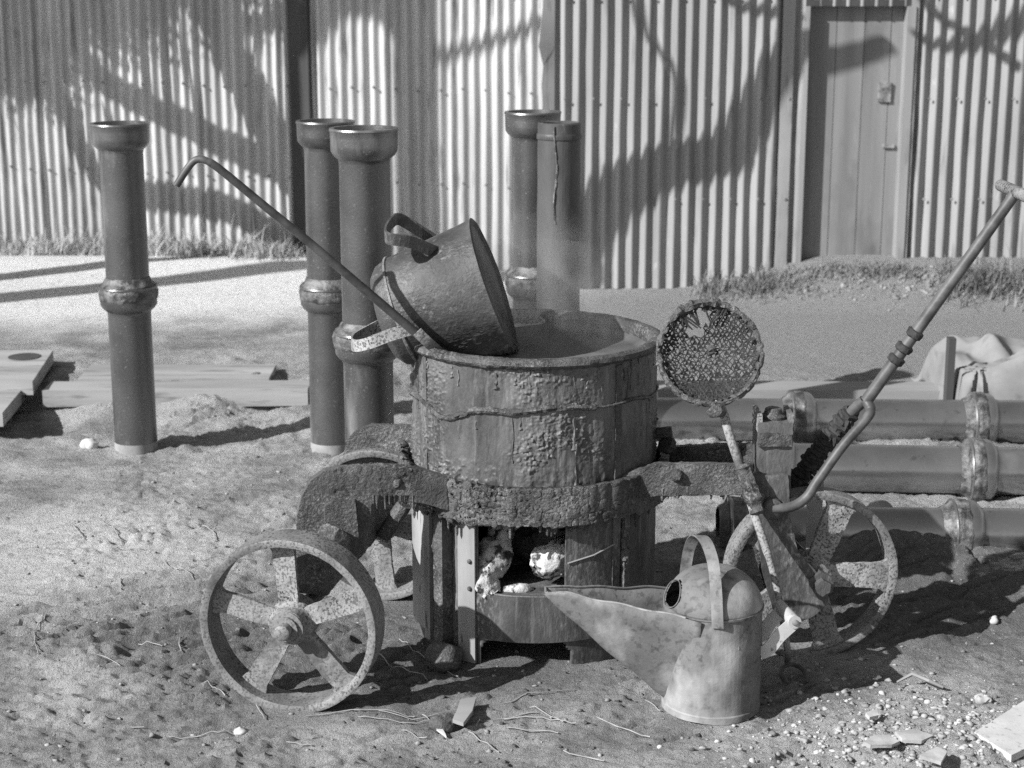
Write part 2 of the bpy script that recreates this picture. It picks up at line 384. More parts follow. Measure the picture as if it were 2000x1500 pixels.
def put_sheet(cache, pitch, ncor, h, seed, loc, rz, mat):
    if seed not in cache:
        V, F = sheet_mesh(pitch, ncor, h, seed); me = npmesh('corrugated_sheet', V, F); cache[seed] = me
        o = link('corrugated_sheet', me, mat, shed)
    else:
        o = bpy.data.objects.new('corrugated_sheet', cache[seed]); COL.objects.link(o); o.parent = shed
    o.location = Vector(loc) - ROOTLOC[shed]; o.rotation_euler = (0, 0, rz); return o
cl, cr = {}, {}
L = (WB - WA).length; k = 0; s = 0.0; rzL = math.atan2(WT.y, WT.x)
while s < L - .05:
    p = WA + WT * s + WN * (.007 * (k % 2))
    nc = 8.3 if s + 8.3 * PIT_L < L else (L - s) / PIT_L
    sd = [3, 8, 14, 21][k % 4] if nc == 8.3 else 90
    put_sheet(cl, PIT_L, nc, 2.7, sd, (p.x, p.y, 0), rzL, 'zinc'); s += 8 * PIT_L; k += 1
# right wall: up to the door, over it, and beyond it
DX0, DX1 = aty(1563, 300, RY).x, aty(1768, 300, RY).x
DTOP = aty(1670, 12, RY).z
k = 0; s = WB.x + .012
while s < DX0 - .02:
    nc = min(8.3, (DX0 - s) / PIT_R); put_sheet(cr, PIT_R, nc, 2.7, [5, 12, 19][k % 3] if nc == 8.3 else 91 + k, (s, RY - .007 * (k % 2), 0), 0, 'zinc_dull'); s += 8 * PIT_R; k += 1
s = DX1; k = 0
while s < 4.3:
    put_sheet(cr, PIT_R, 8.3, 2.7, [5, 12, 19][k % 3], (s, RY - .007 * (k % 2), 0), 0, 'zinc_dull'); s += 8 * PIT_R; k += 1
put_sheet(cr, PIT_R, (DX1 - DX0) / PIT_R, 2.7 - DTOP, 97, (DX0, RY - .001, DTOP), 0, 'zinc_dull')
V, F = sheet_mesh(PIT_R, 6.6, 2.7, 98); o = link('corrugated_sheet', npmesh('corrugated_sheet', V, F), 'zinc', shed)   # the return between the two fronts
o.location = Vector((WB.x - .002, WB.y + .0, 0)) - ROOTLOC[shed]; o.rotation_euler = (0, 0, R_(-90))
m = MB()                                               # nail heads along the purlins
for zz in (.55, 1.15, 1.75):
    for q in np.arange(.06, L, PIT_L * 2):
        c = WA + WT * (round(q / PIT_L) * PIT_L) + WN * .024; m.lathe([(.009, -.004), (.008, .004), (0, .006)], 7, axis_matrix((c.x, c.y, zz + .01 * math.sin(q * 9)), WN))
    for q in np.arange(WB.x + .1, 4.1, PIT_R * 2):
        if not DX0 - .03 < q < DX1 + .03: m.lathe([(.009, -.004), (.008, .004), (0, .006)], 7, axis_matrix((q, RY - .024, zz), (0, -1, 0)))
o = m.build('nail_heads', 'lock_iron', shed); o['kind'] = 'stuff'
# torn edge of the first right-hand sheet
m = MB(); pts = [(WB.x - .012, RY - .012, z) for z in np.linspace(.1, 2.7, 24)]
vs = []
for i, p in enumerate(pts):
    wv = .02 * math.sin(i * 1.7) + .03 * (1 if 11 < i < 15 else 0)
    vs += [(p[0] - .016 - abs(wv) * .6, p[1] - .006 - abs(wv), p[2]), (p[0] + .05, p[1] - .006, p[2])]
m.add(vs, [(2 * i, 2 * i + 1, 2 * i + 3, 2 * i + 2) for i in range(len(pts) - 1)]); m.build('edge_flashing', 'zinc_dull', shed)
# dark tarred corner post between the two left sheets
p0 = atpl(593, 300, WA, WN); m = MB()
m.box((p0.x, p0.y - .03, 1.35), (.135, .06, 2.7), Matrix.Rotation(rzL, 3, 'Z')); m.build('post', 'post_wood', shed, smooth=False)
# door frame, lintel, door of upright planks
DY = RY + .06
m = MB(); m.box((DX0 + .012, RY + .03, DTOP / 2), (.024, .11, DTOP)); m.build('door_jamb', 'zinc_dull', shed, False)
m = MB(); m.box((DX1 - .01, RY + .025, DTOP / 2), (.05, .12, DTOP)); m.build('door_jamb', 'zinc_dull', shed, False)
m = MB(); m.box(((DX0 + DX1) / 2, RY + .03, DTOP + .02), (DX1 - DX0, .09, .04)); m.build('lintel', 'post_wood', shed, False)
m = MB(); m.box(((DX0 + DX1) / 2, RY + .04, .09), (DX1 - DX0 + .1, .16, .14)); m.build('door_sill', 'timber_grey', shed, False)
m = MB(); m.box((DX1 + .012, RY - .02, 1.35), (.045, .012, 2.7)); m.rough(.06, .004, 8, 4); m.build('flashing_strip', 'zinc_dull', shed)
sx = aty(1531, 300, RY).x
m = MB(); m.box((sx, RY - .018, 1.35), (.07, .01, 2.7)); m.rough(.08, .004, 6, 5); m.build('flashing_strip', 'zinc_dull', shed)
door = None
for i, (a, c) in enumerate(((1560, 1624), (1624, 1678), (1678, 1729), (1729, 1772))):
    xa, xb = aty(a, 300, DY).x + .002, aty(c, 300, DY).x - .002; m = MB()
    m.box(((xa + xb) / 2, DY + .012 + .0015 * (i % 2), .12 + DTOP / 2), (xb - xa, .024, DTOP))
    if door is None:
        mm = MB(); mm.box(((DX0 + DX1) / 2, DY + .045, DTOP / 2 + .1), (DX1 - DX0, .03, DTOP)); door = mm.build('door', 'door_paint', shed, False)
    m.build('plank', 'door_paint', door, False)
lp = aty(1727, 180, DY); m = MB(); m.box((lp.x, DY - .008, lp.z), (.075, .018, .115)); m.rough(.02, .006, 40, 2); m.build('lock_plate', 'lock_iron', door)
m = MB(); q = aty(1735, 285, DY); m.box((q.x, DY - .008, q.z), (.07, .015, .02)); m.rough(.02, .004, 40, 6); m.build('latch', 'lock_iron', door)
m = MB(); m.add([(-4.6, 12.4, 2.68), (WB.x, 10.85, 2.68), (WB.x, 14, 3.3), (-4.6, 15.5, 3.3)], [(0, 1, 2, 3)]); m.plate([m.v[i] for i in range(4)], (0, 0, 1), .03); m.build('roof', 'zinc', shed, False)
m = MB(); m.plate([(WB.x, 10.35, 2.72), (4.6, 10.35, 2.72), (4.6, 14, 3.4), (WB.x, 14, 3.4)], (0, 0, 1), .03); m.build('roof', 'zinc_dull', shed, False)

# ------------------------------------------------------------------ trees left of the frame, whose shadows cross the shed
def back(u, v, t): return wall_pt(u, v) - SDIR * t
def limb(m, uv, t, r0, r1, n=8):
    ts = t if hasattr(t, '__len__') else [t, t]; N = len(uv); pts = [back(u, v, ts[0] + (ts[1] - ts[0]) * i / (N - 1)) for i, (u, v) in enumerate(uv)]
    P = smooth_path(pts, 6); P = [p + Vector((random.uniform(-1, 1), random.uniform(-1, 1), random.uniform(-1, 1))) * r0 * .12 for p in P]
    m.tube(P, [r0 + (r1 - r0) * i / (len(P) - 1) for i in range(len(P))], n, jit=.12)
    return P
def leaves(m, pts, n, spread, size):
    for _ in range(n):
        c = random.choice(pts) + Vector((random.gauss(0, spread), random.gauss(0, spread), random.gauss(0, spread)))
        a = Vector((random.uniform(-1, 1), random.uniform(-1, 1), random.uniform(-1, 1))).normalized(); bq = a.cross(Vector((random.uniform(-1, 1), random.uniform(-1, 1), 1))).normalized()
        l = size * random.uniform(.6, 1.3); m.add([c - a * l, c + bq * l * .4, c + a * l, c - bq * l * .4], [(0, 1, 2, 3)])
T1 = 3.3; foot = wall_pt(592, 505); foot.z = 0; hb = Vector((SDIR.x, SDIR.y, 0)) * T1; t1 = foot - hb
tree = thing('bare_tree', 'spreading tree whose dense branch shadow falls on the pale iron wall', 'tree', (t1.x, t1.y, 0))
m = MB(); ztop = back(592, -60, T1).z
m.tube([(t1.x, t1.y, -.2), (t1.x + .02, t1.y, 1.5), (t1.x - .01, t1.y, 3.2), (t1.x, t1.y, ztop), (t1.x - .2, t1.y, ztop + 1.2)], [.12, .085, .075, .06, .03], 10, jit=.06); m.build('trunk', 'bark', tree)
m = MB(); tips = []
tips += limb(m, [(590, 350), (480, 300), (400, 262), (300, 212), (220, 170), (160, 110), (120, 30), (90, -80)], T1, .10, .065)
tips += limb(m, [(590, 500), (500, 435), (420, 402), (330, 388), (260, 378), (190, 340), (140, 240), (90, 110), (60, -30)], T1, .095, .06)[20:]
limb(m, [(590, 360), (535, 265), (485, 170), (445, 80), (430, -60)], T1, .14, .12)
limb(m, [(600, 25), (500, 48), (420, 30), (330, -40)], T1, .06, .05)
for uv in ([(300, 212), (285, 120), (270, 30), (250, -60)], [(400, 262), (375, 160), (355, 60), (345, -60)], [(340, 230), (325, 120), (318, -40)], [(220, 170), (225, 80), (215, -40)],
           [(190, 340), (150, 270), (100, 200), (40, 150), (-30, 120)], [(140, 240), (80, 170), (10, 130), (-60, 100)], [(120, 30), (60, 40), (-20, 80)], [(260, 378), (240, 300), (200, 200)], [(485, 170), (500, 90), (520, 20)]):
    tips += limb(m, uv, T1, .038, .014, 6)
m.build('branches', 'bark', tree)
m = MB(); pts = [back(u, v, T1) for u in range(-60, 330, 30) for v in range(-80, 120, 25) if v < 95 - u * .25]
leaves(m, pts, 5200, .13, .055); pts = [back(u, v, T1) for u in range(330, 600, 40) for v in (-70, -40, -10)]; leaves(m, pts, 900, .12, .045)
pts = [back(u, v, T1) for u in range(-40, 130, 25) for v in range(90, 175, 20)]; leaves(m, pts, 1100, .1, .05)
m.build('crown', 'grass_dry', tree)
T2 = 8.0; foot = wall_pt(818, 500); foot.z = 0; t2 = foot - Vector((SDIR.x, SDIR.y, 0)) * T2
tree = thing('bare_tree', 'farther tree whose single sweeping branch shadow crosses wall and door', 'tree', (t2.x, t2.y, 0))
m = MB(); zt = back(805, -80, T2).z
m.tube([(t2.x, t2.y, -.2), (t2.x + .03, t2.y, 3), (t2.x, t2.y, 6), (t2.x - .02, t2.y, 8.3), (t2.x, t2.y, zt), (t2.x, t2.y, zt + 2)], [.2, .15, .12, .115, .11, .05], 10, jit=.05); m.build('trunk', 'bark', tree)
m = MB()
limb(m, [(800, 110), (770, 45), (720, 12), (670, 10), (635, 40), (590, 110)], [T2, T2 - 3], .07, .06)
limb(m, [(800, 20), (700, -15), (600, -5)], [T2, T2 - 3], .08, .06)
limb(m, [(815, 145), (870, 112), (950, 88), (1030, 62), (1055, 40)], [T2, T2 - 4], .04, .025)
a = [(818, 560), (1000, 555)]
P = smooth_path([back(818, 575, T2), back(960, 560, 6.5), wall_pt(1090, 520) - SDIR * 5, back(1130, 470, 3.7), back(1200, 388, 3.4), back(1300, 332, 3.2), back(1420, 305, 3.2), back(1462, 255, 3.2), back(1520, 150, 3.2), back(1570, 100, 3.2), back(1640, 85, 3.2), back(1710, 62, 3.2)], 6)
m.tube(P, [.1 - .065 * (i / len(P)) ** 1.6 for i in range(len(P))], 10, jit=.1)
limb(m, [(1462, 255), (1505, 190), (1545, 120), (1550, 20), (1545, -60)], 3.2, .045, .04)
limb(m, [(1395, -20), (1450, 15), (1520, 25), (1570, 35)], 3.2, .025, .025)
limb(m, [(1790, -30), (1830, 30), (1900, 70), (1990, 130)], 3.2, .02, .03)
limb(m, [(1800, 80), (1850, 90), (1900, 85), (1960, 60), (2040, 20)], 3.2, .02, .045)
limb(m, [(1300, 332), (1330, 200), (1320, 140), (1260, 60), (1230, -30)], 5, .022, .022)
m.build('branches', 'bark', tree)

# ------------------------------------------------------------------ grass along the foot of the wall, loose stones
def blades(name, label, spots, n, h0, h1, mat='grass_dry'):
    V = []; F = []
    for _ in range(n):
        x0, y0, sx, sy, hs = random.choice(spots); x = random.gauss(x0, sx); y = random.gauss(y0, sy)
        z = gh(x, y) - .01; h = random.uniform(h0, h1) * hs * math.exp(-.3 * abs(random.gauss(0, 1))); a = random.uniform(0, 6.28); l = h * random.uniform(.1, .9); wd = random.uniform(.003, .007)
        dx, dy = math.cos(a), math.sin(a); o = len(V)
        if random.random() < .06: h *= 1.7; wd *= .6
        for t in (0, .5, 1):
            q = (x + dx * l * t * t, y + dy * l * t * t, z + h * (t - .25 * t * t)); ww = wd * (1 - .8 * t)
            V += [(q[0] - dy * ww, q[1] + dx * ww, q[2]), (q[0] + dy * ww, q[1] - dx * ww, q[2])]
        F += [(o, o + 1, o + 3, o + 2), (o + 2, o + 3, o + 5, o + 4)]
    return tag(link(name, npmesh(name, V, F), mat), label, 'grass', kind='stuff')
sp = []
for u in range(-80, 590, 14):
    q = wall_pt(u, 480); sp.append((q.x, q.y - .18 - .25 * random.random(), .06, .16, random.choice((.3, .5, .9, 1.0, 1.5))))
blades('grass', 'dry pale grass growing along the foot of the left wall', sp, 8000, .05, .2)
sp = [(aty(u, 540, 10.2).x, 10.3 - .25 * random.random(), .05, .1, random.choice((.3, .6, 1.3))) for u in range(1375, 1570, 9)]
sp += [(aty(u, 540, 10.2).x, 10.3 - .1 * random.random(), .05, .06, .5) for u in range(1570, 1800, 16)]
sp += [(aty(u, 540, 10.1).x, 10.15 - .15 * random.random(), .06, .1, random.choice((.9, 1.2))) for u in range(1850, 2060, 9)]
blades('grass', 'tufted grass on the bank beside the plank door', sp, 3600, .04, .17, 'grass_dark')
def rock_verts(r, seed):
    bm = bmesh.new(); bmesh.ops.create_icosphere(bm, subdivisions=1, radius=1); P = np.array([v.co[:] for v in bm.verts])
    P = P * (1 + .75 * vnoise(P * 1.9 + seed * 7.1, seed))[:, None] * np.array([1, .75, .5]) * r; F = [[v.index for v in f.verts] for f in bm.faces]; bm.free(); return P, np.array(F)
ROCKS = [rock_verts(1, i) for i in range(8)]
def scatter(name, label, cat, fn, n, r0, r1, mat, sink=.3):
    V = []; F = []; o = 0
    for i in range(n):
        x, y = fn(); r = r0 + (r1 - r0) * random.random() ** 3; P, T = ROCKS[i % 8]; a = random.uniform(0, 6.28); c, s_ = math.cos(a), math.sin(a)
        Q = P * r; Q = np.stack([Q[:, 0] * c - Q[:, 1] * s_ + x, Q[:, 0] * s_ + Q[:, 1] * c + y, Q[:, 2] + gh(x, y) + r * (.6 - sink) * .6], 1)
        V.append(Q); F.append(T + o); o += len(Q)
    return tag(link(name, npmesh(name, np.concatenate(V), np.concatenate(F)), mat, None, False), label, cat, kind='stuff')
scatter('rubble', 'pale crumbs of stone heaped in the near right corner', 'rubble', lambda: (random.gauss(1.02, .24), random.gauss(3.98, .2)), 2600, .0015, .013, 'crumb_pale')
scatter('soil_clods', 'dark crumbs of soil strewn round the boiler', 'soil', lambda: (random.uniform(-1.6, 1.8), 3.4 + 3.6 * random.random() ** 1.3), 2600, .002, .011, 'crumb_soil')
scatter('tar_crumbs', 'black crumbs of dried tar in front of the boiler', 'tar', lambda: (random.gauss(.1, .5), random.gauss(4.25, .25)), 260, .002, .010, 'tar')
scatter('gravel', 'small stones at the foot of the door sill', 'gravel', lambda: (random.uniform(1.7, 2.7), random.gauss(10.1, .12)), 420, .006, .022, 'crumb_soil')
# ================================================================== THE TAR BOILER CART
KX, KY, KR = .065, 4.9, .35
cart = thing('tar_boiler_cart', 'three-wheeled tar boiler cart crusted with tar, firebox open below', 'boiler cart', (KX, KY, 0))
def kp(th, r, z): return Vector((KX + r * math.sin(th), KY - r * math.cos(th), z))
def shell(name, th0, th1, z0, z1, nth, nz, rfun, mat, parent, skip=None, wrap=False, solid=0.0):
    T = np.linspace(th0, th1, nth, endpoint=not wrap); Z = np.linspace(z0, z1, nz); TT, ZZ = np.meshgrid(T, Z); t = TT.ravel(); zz = ZZ.ravel()
    r = rfun(t, zz); V = np.stack([r * np.sin(t), -r * np.cos(t), zz], 1); F = gridfaces(nz, nth, wrap)
    if skip is not None:
        tc_ = t[F].mean(1) if not wrap else t[F[:, 0]] + .5 * (th1 - th0) / nth; zc = zz[F].mean(1); F = F[~skip(tc_, zc)]
    o = link(name, npmesh(name, V, F), mat, parent)
    if solid: md = o.modifiers.new('thickness', 'SOLIDIFY'); md.thickness = solid; md.offset = -1
    return o
def P3(t, zz, k=1.0): return np.stack([np.sin(t) * KR, -np.cos(t) * KR, zz * k], 1)
# upper drum
def drum_r(t, zz):
    p = P3(t, zz)
    st = fbm(P3(t, zz, .22) * 60, 3, 5)                                       # running streaks
    pm = sstep(.05, .4, fbm(p * 5.5, 3, 60) + .12 + .5 * np.exp(-((t - .12) / .5) ** 2) * np.exp(-((zz - .72) / .12) ** 2) - .05)
    pop = ((popcorn(p, .0075, 2) - .3) * .005 + np.maximum(0, fbm(p * 120, 2, 71)) * .008) * pm
    low = sstep(.62, .5, zz) * (np.maximum(0, fbm(p * 75, 3, 72)) * .016) * (.35 + .65 * sstep(-.2, -.6, t))
    return KR + .0035 * st + .004 * fbm(p * 9, 3, 4) + pop + low + .001
drum = shell('boiler_drum', -math.pi, math.pi, .42, .868, 760, 190, drum_r, 'tar_plain', cart, wrap=True)
def seam(th, z0, z1, wd, proud, mat, name):
    m = MB(); N = 14
    poly = []
    for k in range(N + 1): zz = z0 + (z1 - z0) * k / N; poly.append((kp(th - wd / 2 / KR, KR + proud, zz), kp(th + wd / 2 / KR, KR + proud, zz), kp(th - wd / 2 / KR, KR - .01, zz), kp(th + wd / 2 / KR, KR - .01, zz)))
    for a, b_ in zip(poly, poly[1:]): m.add([a[0], a[1], b_[1], b_[0], a[2], a[3], b_[3], b_[2]], [(0, 1, 2, 3), (0, 3, 7, 4), (1, 5, 6, 2)])
    m.rough(.012, .004, 45, int(abs(th) * 50) + 3, .006, .01); return m.build(name, mat, cart)
seam(R_(40), .44, .85, .022, .006, 'tar', 'seam'); seam(R_(-63), .44, .85, .05, .005, 'tar_plain', 'seam')
m = MB()                                               # runs of tar down the drum
for _ in range(48):
    t = random.uniform(-1.5, 1.5); za = random.choice((.855, .855, .73, .66)) - random.random() * .02; l = random.uniform(.03, .2) * random.random() + .02; r0 = random.uniform(.003, .0085); n_ = 6
    m.tube([kp(t + .006 * math.sin(k * 1.3 + za * 50), KR - .001, za - l * k / n_) for k in range(n_ + 1)], [r0 * (.7 + .3 * math.sin(k * 2)) for k in range(n_)] + [r0 * 1.25], 6, jit=.2)
o = m.build('tar_runs', 'tar_plain', cart); o['kind'] = 'stuff'
# rope-like ridge of tar round the drum
m = MB(); pts = [kp(t, KR + .004, .735 + .012 * math.sin(t * 2 + 1) + .004 * math.sin(9 * t) - .03 * math.exp(-((t + .75) / .2) ** 2)) for t in np.linspace(-2.4, 2.2, 150)]
m.tube(pts, [.0085 if t < .5 else .004 for t in np.linspace(-2.4, 2.2, 150)], 7, jit=.35); m.rough(.012, .004, 60, 9, .004, .01); m.build('hoop_wire', 'tar', cart)
# rim lip
prof = [(.331, .80), (.327, .865), (.336, .882), (.352, .885), (.368, .879), (.371, .868), (.362, .858), (.350, .855)]
m = MB(); m.lathe(prof, 200, Matrix.Translation((KX, KY, 0))); m.f = [f for f in m.f if len(f) == 4]
m.rough(.012, .0035, 30, 8, .005, .011); m.build('rim_lip', 'tar', cart)
m = MB(); m.lathe([(.333, .42), (.333, .86)], 96, Matrix.Translation((KX, KY, 0))); m.f = [f for f in m.f if len(f) == 4]; m.build('drum_lining', 'tar_plain', cart)
m = MB(); m.lathe([(.0, .425), (.34, .425)], 64, Matrix.Translation((KX, KY, 0))); m.build('drum_bottom', 'tar_plain', cart)
# lower firebox shell with fire opening and ash arch
def fskip(t, zz):
    op = (t > R_(-28)) & (t < R_(30)) & (zz > .208) & (zz < .425)
    d = np.abs(t - R_(-5)) * KR; ar = (d < .133) & (zz < .072 - np.clip((d - .10) / .033, 0, 1) ** 2 * .035)
    back_ = (np.abs(t) > R_(150)) & (zz > .1) & (zz < .2)
    return op | ar | back_
shell('firebox_shell', -math.pi, math.pi, -.012, .44, 300, 70, lambda t, zz: KR - .004 + .0025 * fbm(P3(t, zz, .3) * 30, 3, 14), 'tar_plain', cart, fskip, True, .006)
def cplate(name, th0, th1, z0, z1, r, th, mat, amp=.0012):
    m = MB(); N = max(2, int((th1 - th0) / R_(3)))
    for k in range(N):
        a = th0 + (th1 - th0) * k / N; c = th0 + (th1 - th0) * (k + 1) / N
        m.add([kp(a, r, z0), kp(c, r, z0), kp(c, r, z1), kp(a, r, z1), kp(a, r - th, z0), kp(c, r - th, z0), kp(c, r - th, z1), kp(a, r - th, z1)],
              [(0, 1, 2, 3), (4, 7, 6, 5), (0, 4, 5, 1), (3, 2, 6, 7)] + ([(0, 3, 7, 4)] if k == 0 else []) + ([(1, 5, 6, 2)] if k == N - 1 else []))
    m.rough(.03, amp, 30, int(abs(th0) * 70) + 2); return m.build(name, mat, cart)
cplate('side_plate', R_(-80), R_(-60), .05, .45, .362, .008, 'bare_steel')
cplate('side_plate', R_(-58.5), R_(-54), .03, .45, .37, .012, 'bare_steel')
pl = cplate('door_frame_strip', R_(-37), R_(-28), .0, .43, .360, .008, 'bare_steel')
cplate('foot_plate', R_(-29), R_(34), .075, .208, .3545, .006, 'tar_plain')
sd = cplate('sliding_door', R_(13), R_(39), .185, .435, .364, .006, 'tar_plain')
cplate('door_runner', R_(36), R_(40), .16, .44, .368, .008, 'tar_plain')
m = MB(); m.tube([kp(R_(14), .367, .31), kp(R_(26), .367, .325), kp(R_(37), .367, .345)], .0022, 6); m.build('scratch_bead', 'bare_steel', sd)
def bolt(th, z, r, parent, rad=.007, name='rivet', mat='tar'):
    m = MB(); m.lathe([(rad, -.006), (rad, .002), (rad * .6, .006), (0, .007)], 10, axis_matrix(kp(th, r, z), (math.sin(th), -math.cos(th), 0))); m.build(name, mat, parent)
for z in (.41, .30, .22): bolt(R_(-30.5), z, .361, pl)
bolt(R_(15), .41, .366, sd)
def rib(th, z0, z1, wd, dep, mat='tar', amp=.004, pop=.012):
    c = kp(th, KR + dep / 2 - .004, (z0 + z1) / 2); m = MB(); m.box(c, (wd, dep, z1 - z0), Matrix.Rotation(th, 3, 'Z')); m.rough(.012, amp, 30, int(abs(th) * 40), pop, .012); return m.build('rib', mat, cart)
rib(R_(-45), -.01, .47, .036, .04); rib(R_(43), .02, .47, .02, .03); rib(R_(120), -.01, .45, .03, .03); rib(R_(-130), -.01, .45, .03, .03)
cplate('side_plate', R_(46), R_(92), .02, .43, .357, .006, 'tar_plain')
# band round the drum at the frame
def band_r(t, zz): p = P3(t, zz); return KR + .018 + .006 * fbm(p * 16, 3, 33) + ((popcorn(p, .010, 3) - .3) * .007 + np.maximum(0, fbm(p * 95, 3, 73)) * .014) * (.2 + .8 * sstep(-.15, -.6, t)) + .004 * fbm(P3(t, zz, .2) * 60, 2, 8)
shell('frame_band', R_(-100), R_(100), .425, .532, 420, 40, band_r, 'tar', cart, solid=.024)
# tar drips under the band and the arms
def drips(path, n, l0, l1, r0, name='tar_drips'):
    m = MB()
    for _ in range(n):
        p = path(random.random()); l = random.uniform(l0, l1) * random.random(); r = r0 * random.uniform(.5, 1.2)
        m.tube([p + Vector((0, 0, .015)), p + Vector((0, 0, -l * .4)), p + Vector((0, 0, -l * .85)), p + Vector((0, 0, -l))], [r, r * .75, r * .6, r * .15], 6, jit=.15)
    o = m.build(name, 'tar', cart); o['kind'] = 'stuff'; return o
drips(lambda s: kp(R_(-95 + 190 * s), KR + .02 + .006 * random.random(), .43), 50, .015, .085, .0085)
# arms and horn plates
def vplane(a, b_):
    a = Vector(a); d = (Vector(b_) - a); return a, Vector((d.y, -d.x, 0)).normalized()
def arm(name, uv, a, b_, th, mat='tar', amp=.004, pop=.009, edge=.014, psize=.013):
    p, n = vplane(a, b_); m = MB(); m.plate([atpl(u, v, p, n) for u, v in uv], n, th); m.rough(edge, amp, 24, len(uv), pop, psize); return m.build(name, mat, cart)
arm('frame_arm', [(872, 932), (820, 913), (760, 909), (665, 910), (632, 918), (606, 936), (590, 965), (580, 1005), (578, 1040), (640, 1052), (720, 1036), (724, 976), (820, 978), (872, 992)], (-.17, 4.60, 0), (-.56, 4.53, 0), .03)
arm('horn_block', [(634, 985), (650, 975), (692, 975), (700, 1046), (634, 1046)], (-.17, 4.583, 0), (-.56, 4.513, 0), .03)
arm('frame_arm', [(812, 832), (725, 828), (696, 840), (678, 862), (668, 905), (672, 960), (740, 960), (745, 905), (812, 905)], (-.2, 5.11, 0), (-.5, 5.14, 0), .03)
arm('frame_arm', [(1180, 938), (1285, 904), (1470, 906), (1470, 964), (1285, 966), (1180, 985)], (.30, 4.655, 0), (.70, 4.655, 0), .024)
arm('frame_arm', [(1262, 876), (1300, 872), (1480, 866), (1480, 905), (1262, 908)], (.36, 5.02, 0), (.70, 4.86, 0), .024)
q = aty(700, 908, 4.5); q2 = aty(800, 908, 4.62)
for u, v, Y in ((775, 942, 4.57), (1322, 928, 4.64)):
    m = MB(); m.lathe([(.017, -.005), (.017, .008), (.011, .016), (0, .018)], 8, axis_matrix(aty(u, v, Y), (-.2, -1, 0))); m.rough(.008, .003, 60, 5, .004, .01); m.build('bolt', 'tar', cart)
drips(lambda s: aty(1285 + 180 * s ** 2, 964, 4.65), 14, .015, .06, .0075)
drips(lambda s: aty(725 + 130 * s, 977, 4.54 + .05 * s), 26, .01, .03, .006)
# little lever on the far side of the drum
m = MB(); m.tube([kp(R_(80), KR - .01, .60), kp(R_(80), KR + .05, .61)], .016, 8, jit=.2); m.tube([kp(R_(80), KR + .03, .57), kp(R_(82), KR + .045, .56)], .028, 8, jit=.2); m.rough(.015, .005, 40, 3); m.build('damper_lever', 'tar', cart)

# ------------------------------------------------------------------ wheels
def make_wheel(center, out, Rw, wd, nsp, phase, spw, inset, seed):
    M = axis_matrix(center, out)
    m = MB(); m.lathe([(Rw, -wd / 2), (Rw, wd / 2), (Rw - .006, wd / 2 + .002), (Rw - .021, wd / 2 - .003), (Rw - .021, -wd / 2)], 120, closed=True)
    m.rough(.02, .0022, 22, seed); rim = m.build('wheel', 'rim_steel', cart)
    for p in rim.data.vertices: p.co = p.co + ROOTLOC[cart]
    rim.matrix_local = Matrix.Translation(-ROOTLOC[cart]) @ M; ROOTLOC[rim] = Vector((0, 0, 0))
    for k in range(nsp):
        a = phase + 2 * math.pi * k / nsp; m = MB(); zc = inset
        d = Vector((math.cos(a), math.sin(a), 0)); e = Vector((-d.y, d.x, 0))
        poly = [d * .03 + e * spw * .42, d * .03 - e * spw * .42, d * (Rw * .6) - e * spw * .48, d * (Rw - .045) - e * spw * .5, d * (Rw - .008) - e * spw * .8, d * (Rw - .008) + e * spw * .8, d * (Rw - .045) + e * spw * .5, d * (Rw * .6) + e * spw * .48]
        m.plate([p + Vector((0, 0, zc)) for p in poly], (0, 0, 1), .016); m.rough(.014, .0045, 30, seed + k, .005, .014); m.build('spoke', 'dusty_steel', rim)
    m = MB(); m.lathe([(.062, -wd * .55), (.062, inset + .004), (.05, inset + .016), (.048, inset + .045), (.04, inset + .05)], 32); m.rough(.012, .003, 40, seed + 9); m.build('hub', 'dusty_steel', rim)
    m = MB(); m.lathe([(.046, inset + .038), (.046, inset + .05), (.034, inset + .052), (.034, inset + .06), (.021, inset + .061), (.021, inset + .086), (.017, inset + .09), (0, inset + .091)], 28); m.build('axle_cap', 'rim_steel', rim)
    return rim
axd = Vector((-.17, -.82, 0)).normalized()
WN1 = Vector((-.578, 4.31, .230)); WF1 = WN1 - axd * .84; WF1.z = .24
make_wheel(WN1, axd, .24, .092, 5, R_(5), .06, .0, 3)
make_wheel(WF1, axd, .24, .092, 5, R_(40), .06, 0, 30)
WR = Vector((.845, 4.68, .234)); axr = Vector((.12, -1, 0)).normalized()
make_wheel(WR, axr, .246, .07, 5, R_(-93), .075, .012, 50)
m = MB(); m.tube([WN1 + axd * .02, WF1 - axd * .02], .022, 12); m.build('axle', 'tar', cart)
e0, e1 = WN1 - axd * .13 + Vector((.02, 0, .085)), WF1 + axd * .12 + Vector((.0, 0, .085))
m = MB(); m.box((e0 + e1) / 2, (.085, (e1 - e0).length, .12), Matrix.Rotation(math.atan2(-axd.x, -axd.y) * -1, 3, 'Z')); m.rough(.03, .005, 20, 4, .006); m.build('axle_bed', 'tar', cart)
for a, c in ((aty(655, 1040, 4.53), e0 + Vector((0, .02, .0))), (aty(720, 950, 5.1), e1)):
    m = MB(); m.tube([a, (a + c) / 2, c], [.045, .04, .035], 8); m.rough(.02, .005, 20, 6, .006); m.build('horn_strut', 'tar', cart)
for a, c in ((aty(790, 985, 4.9), e1 + Vector((.05, -.1, -.06))),):
    m = MB(); m.tube([a, c], .022, 8); m.rough(.02, .004, 20, 6); m.build('brace', 'tar', cart)
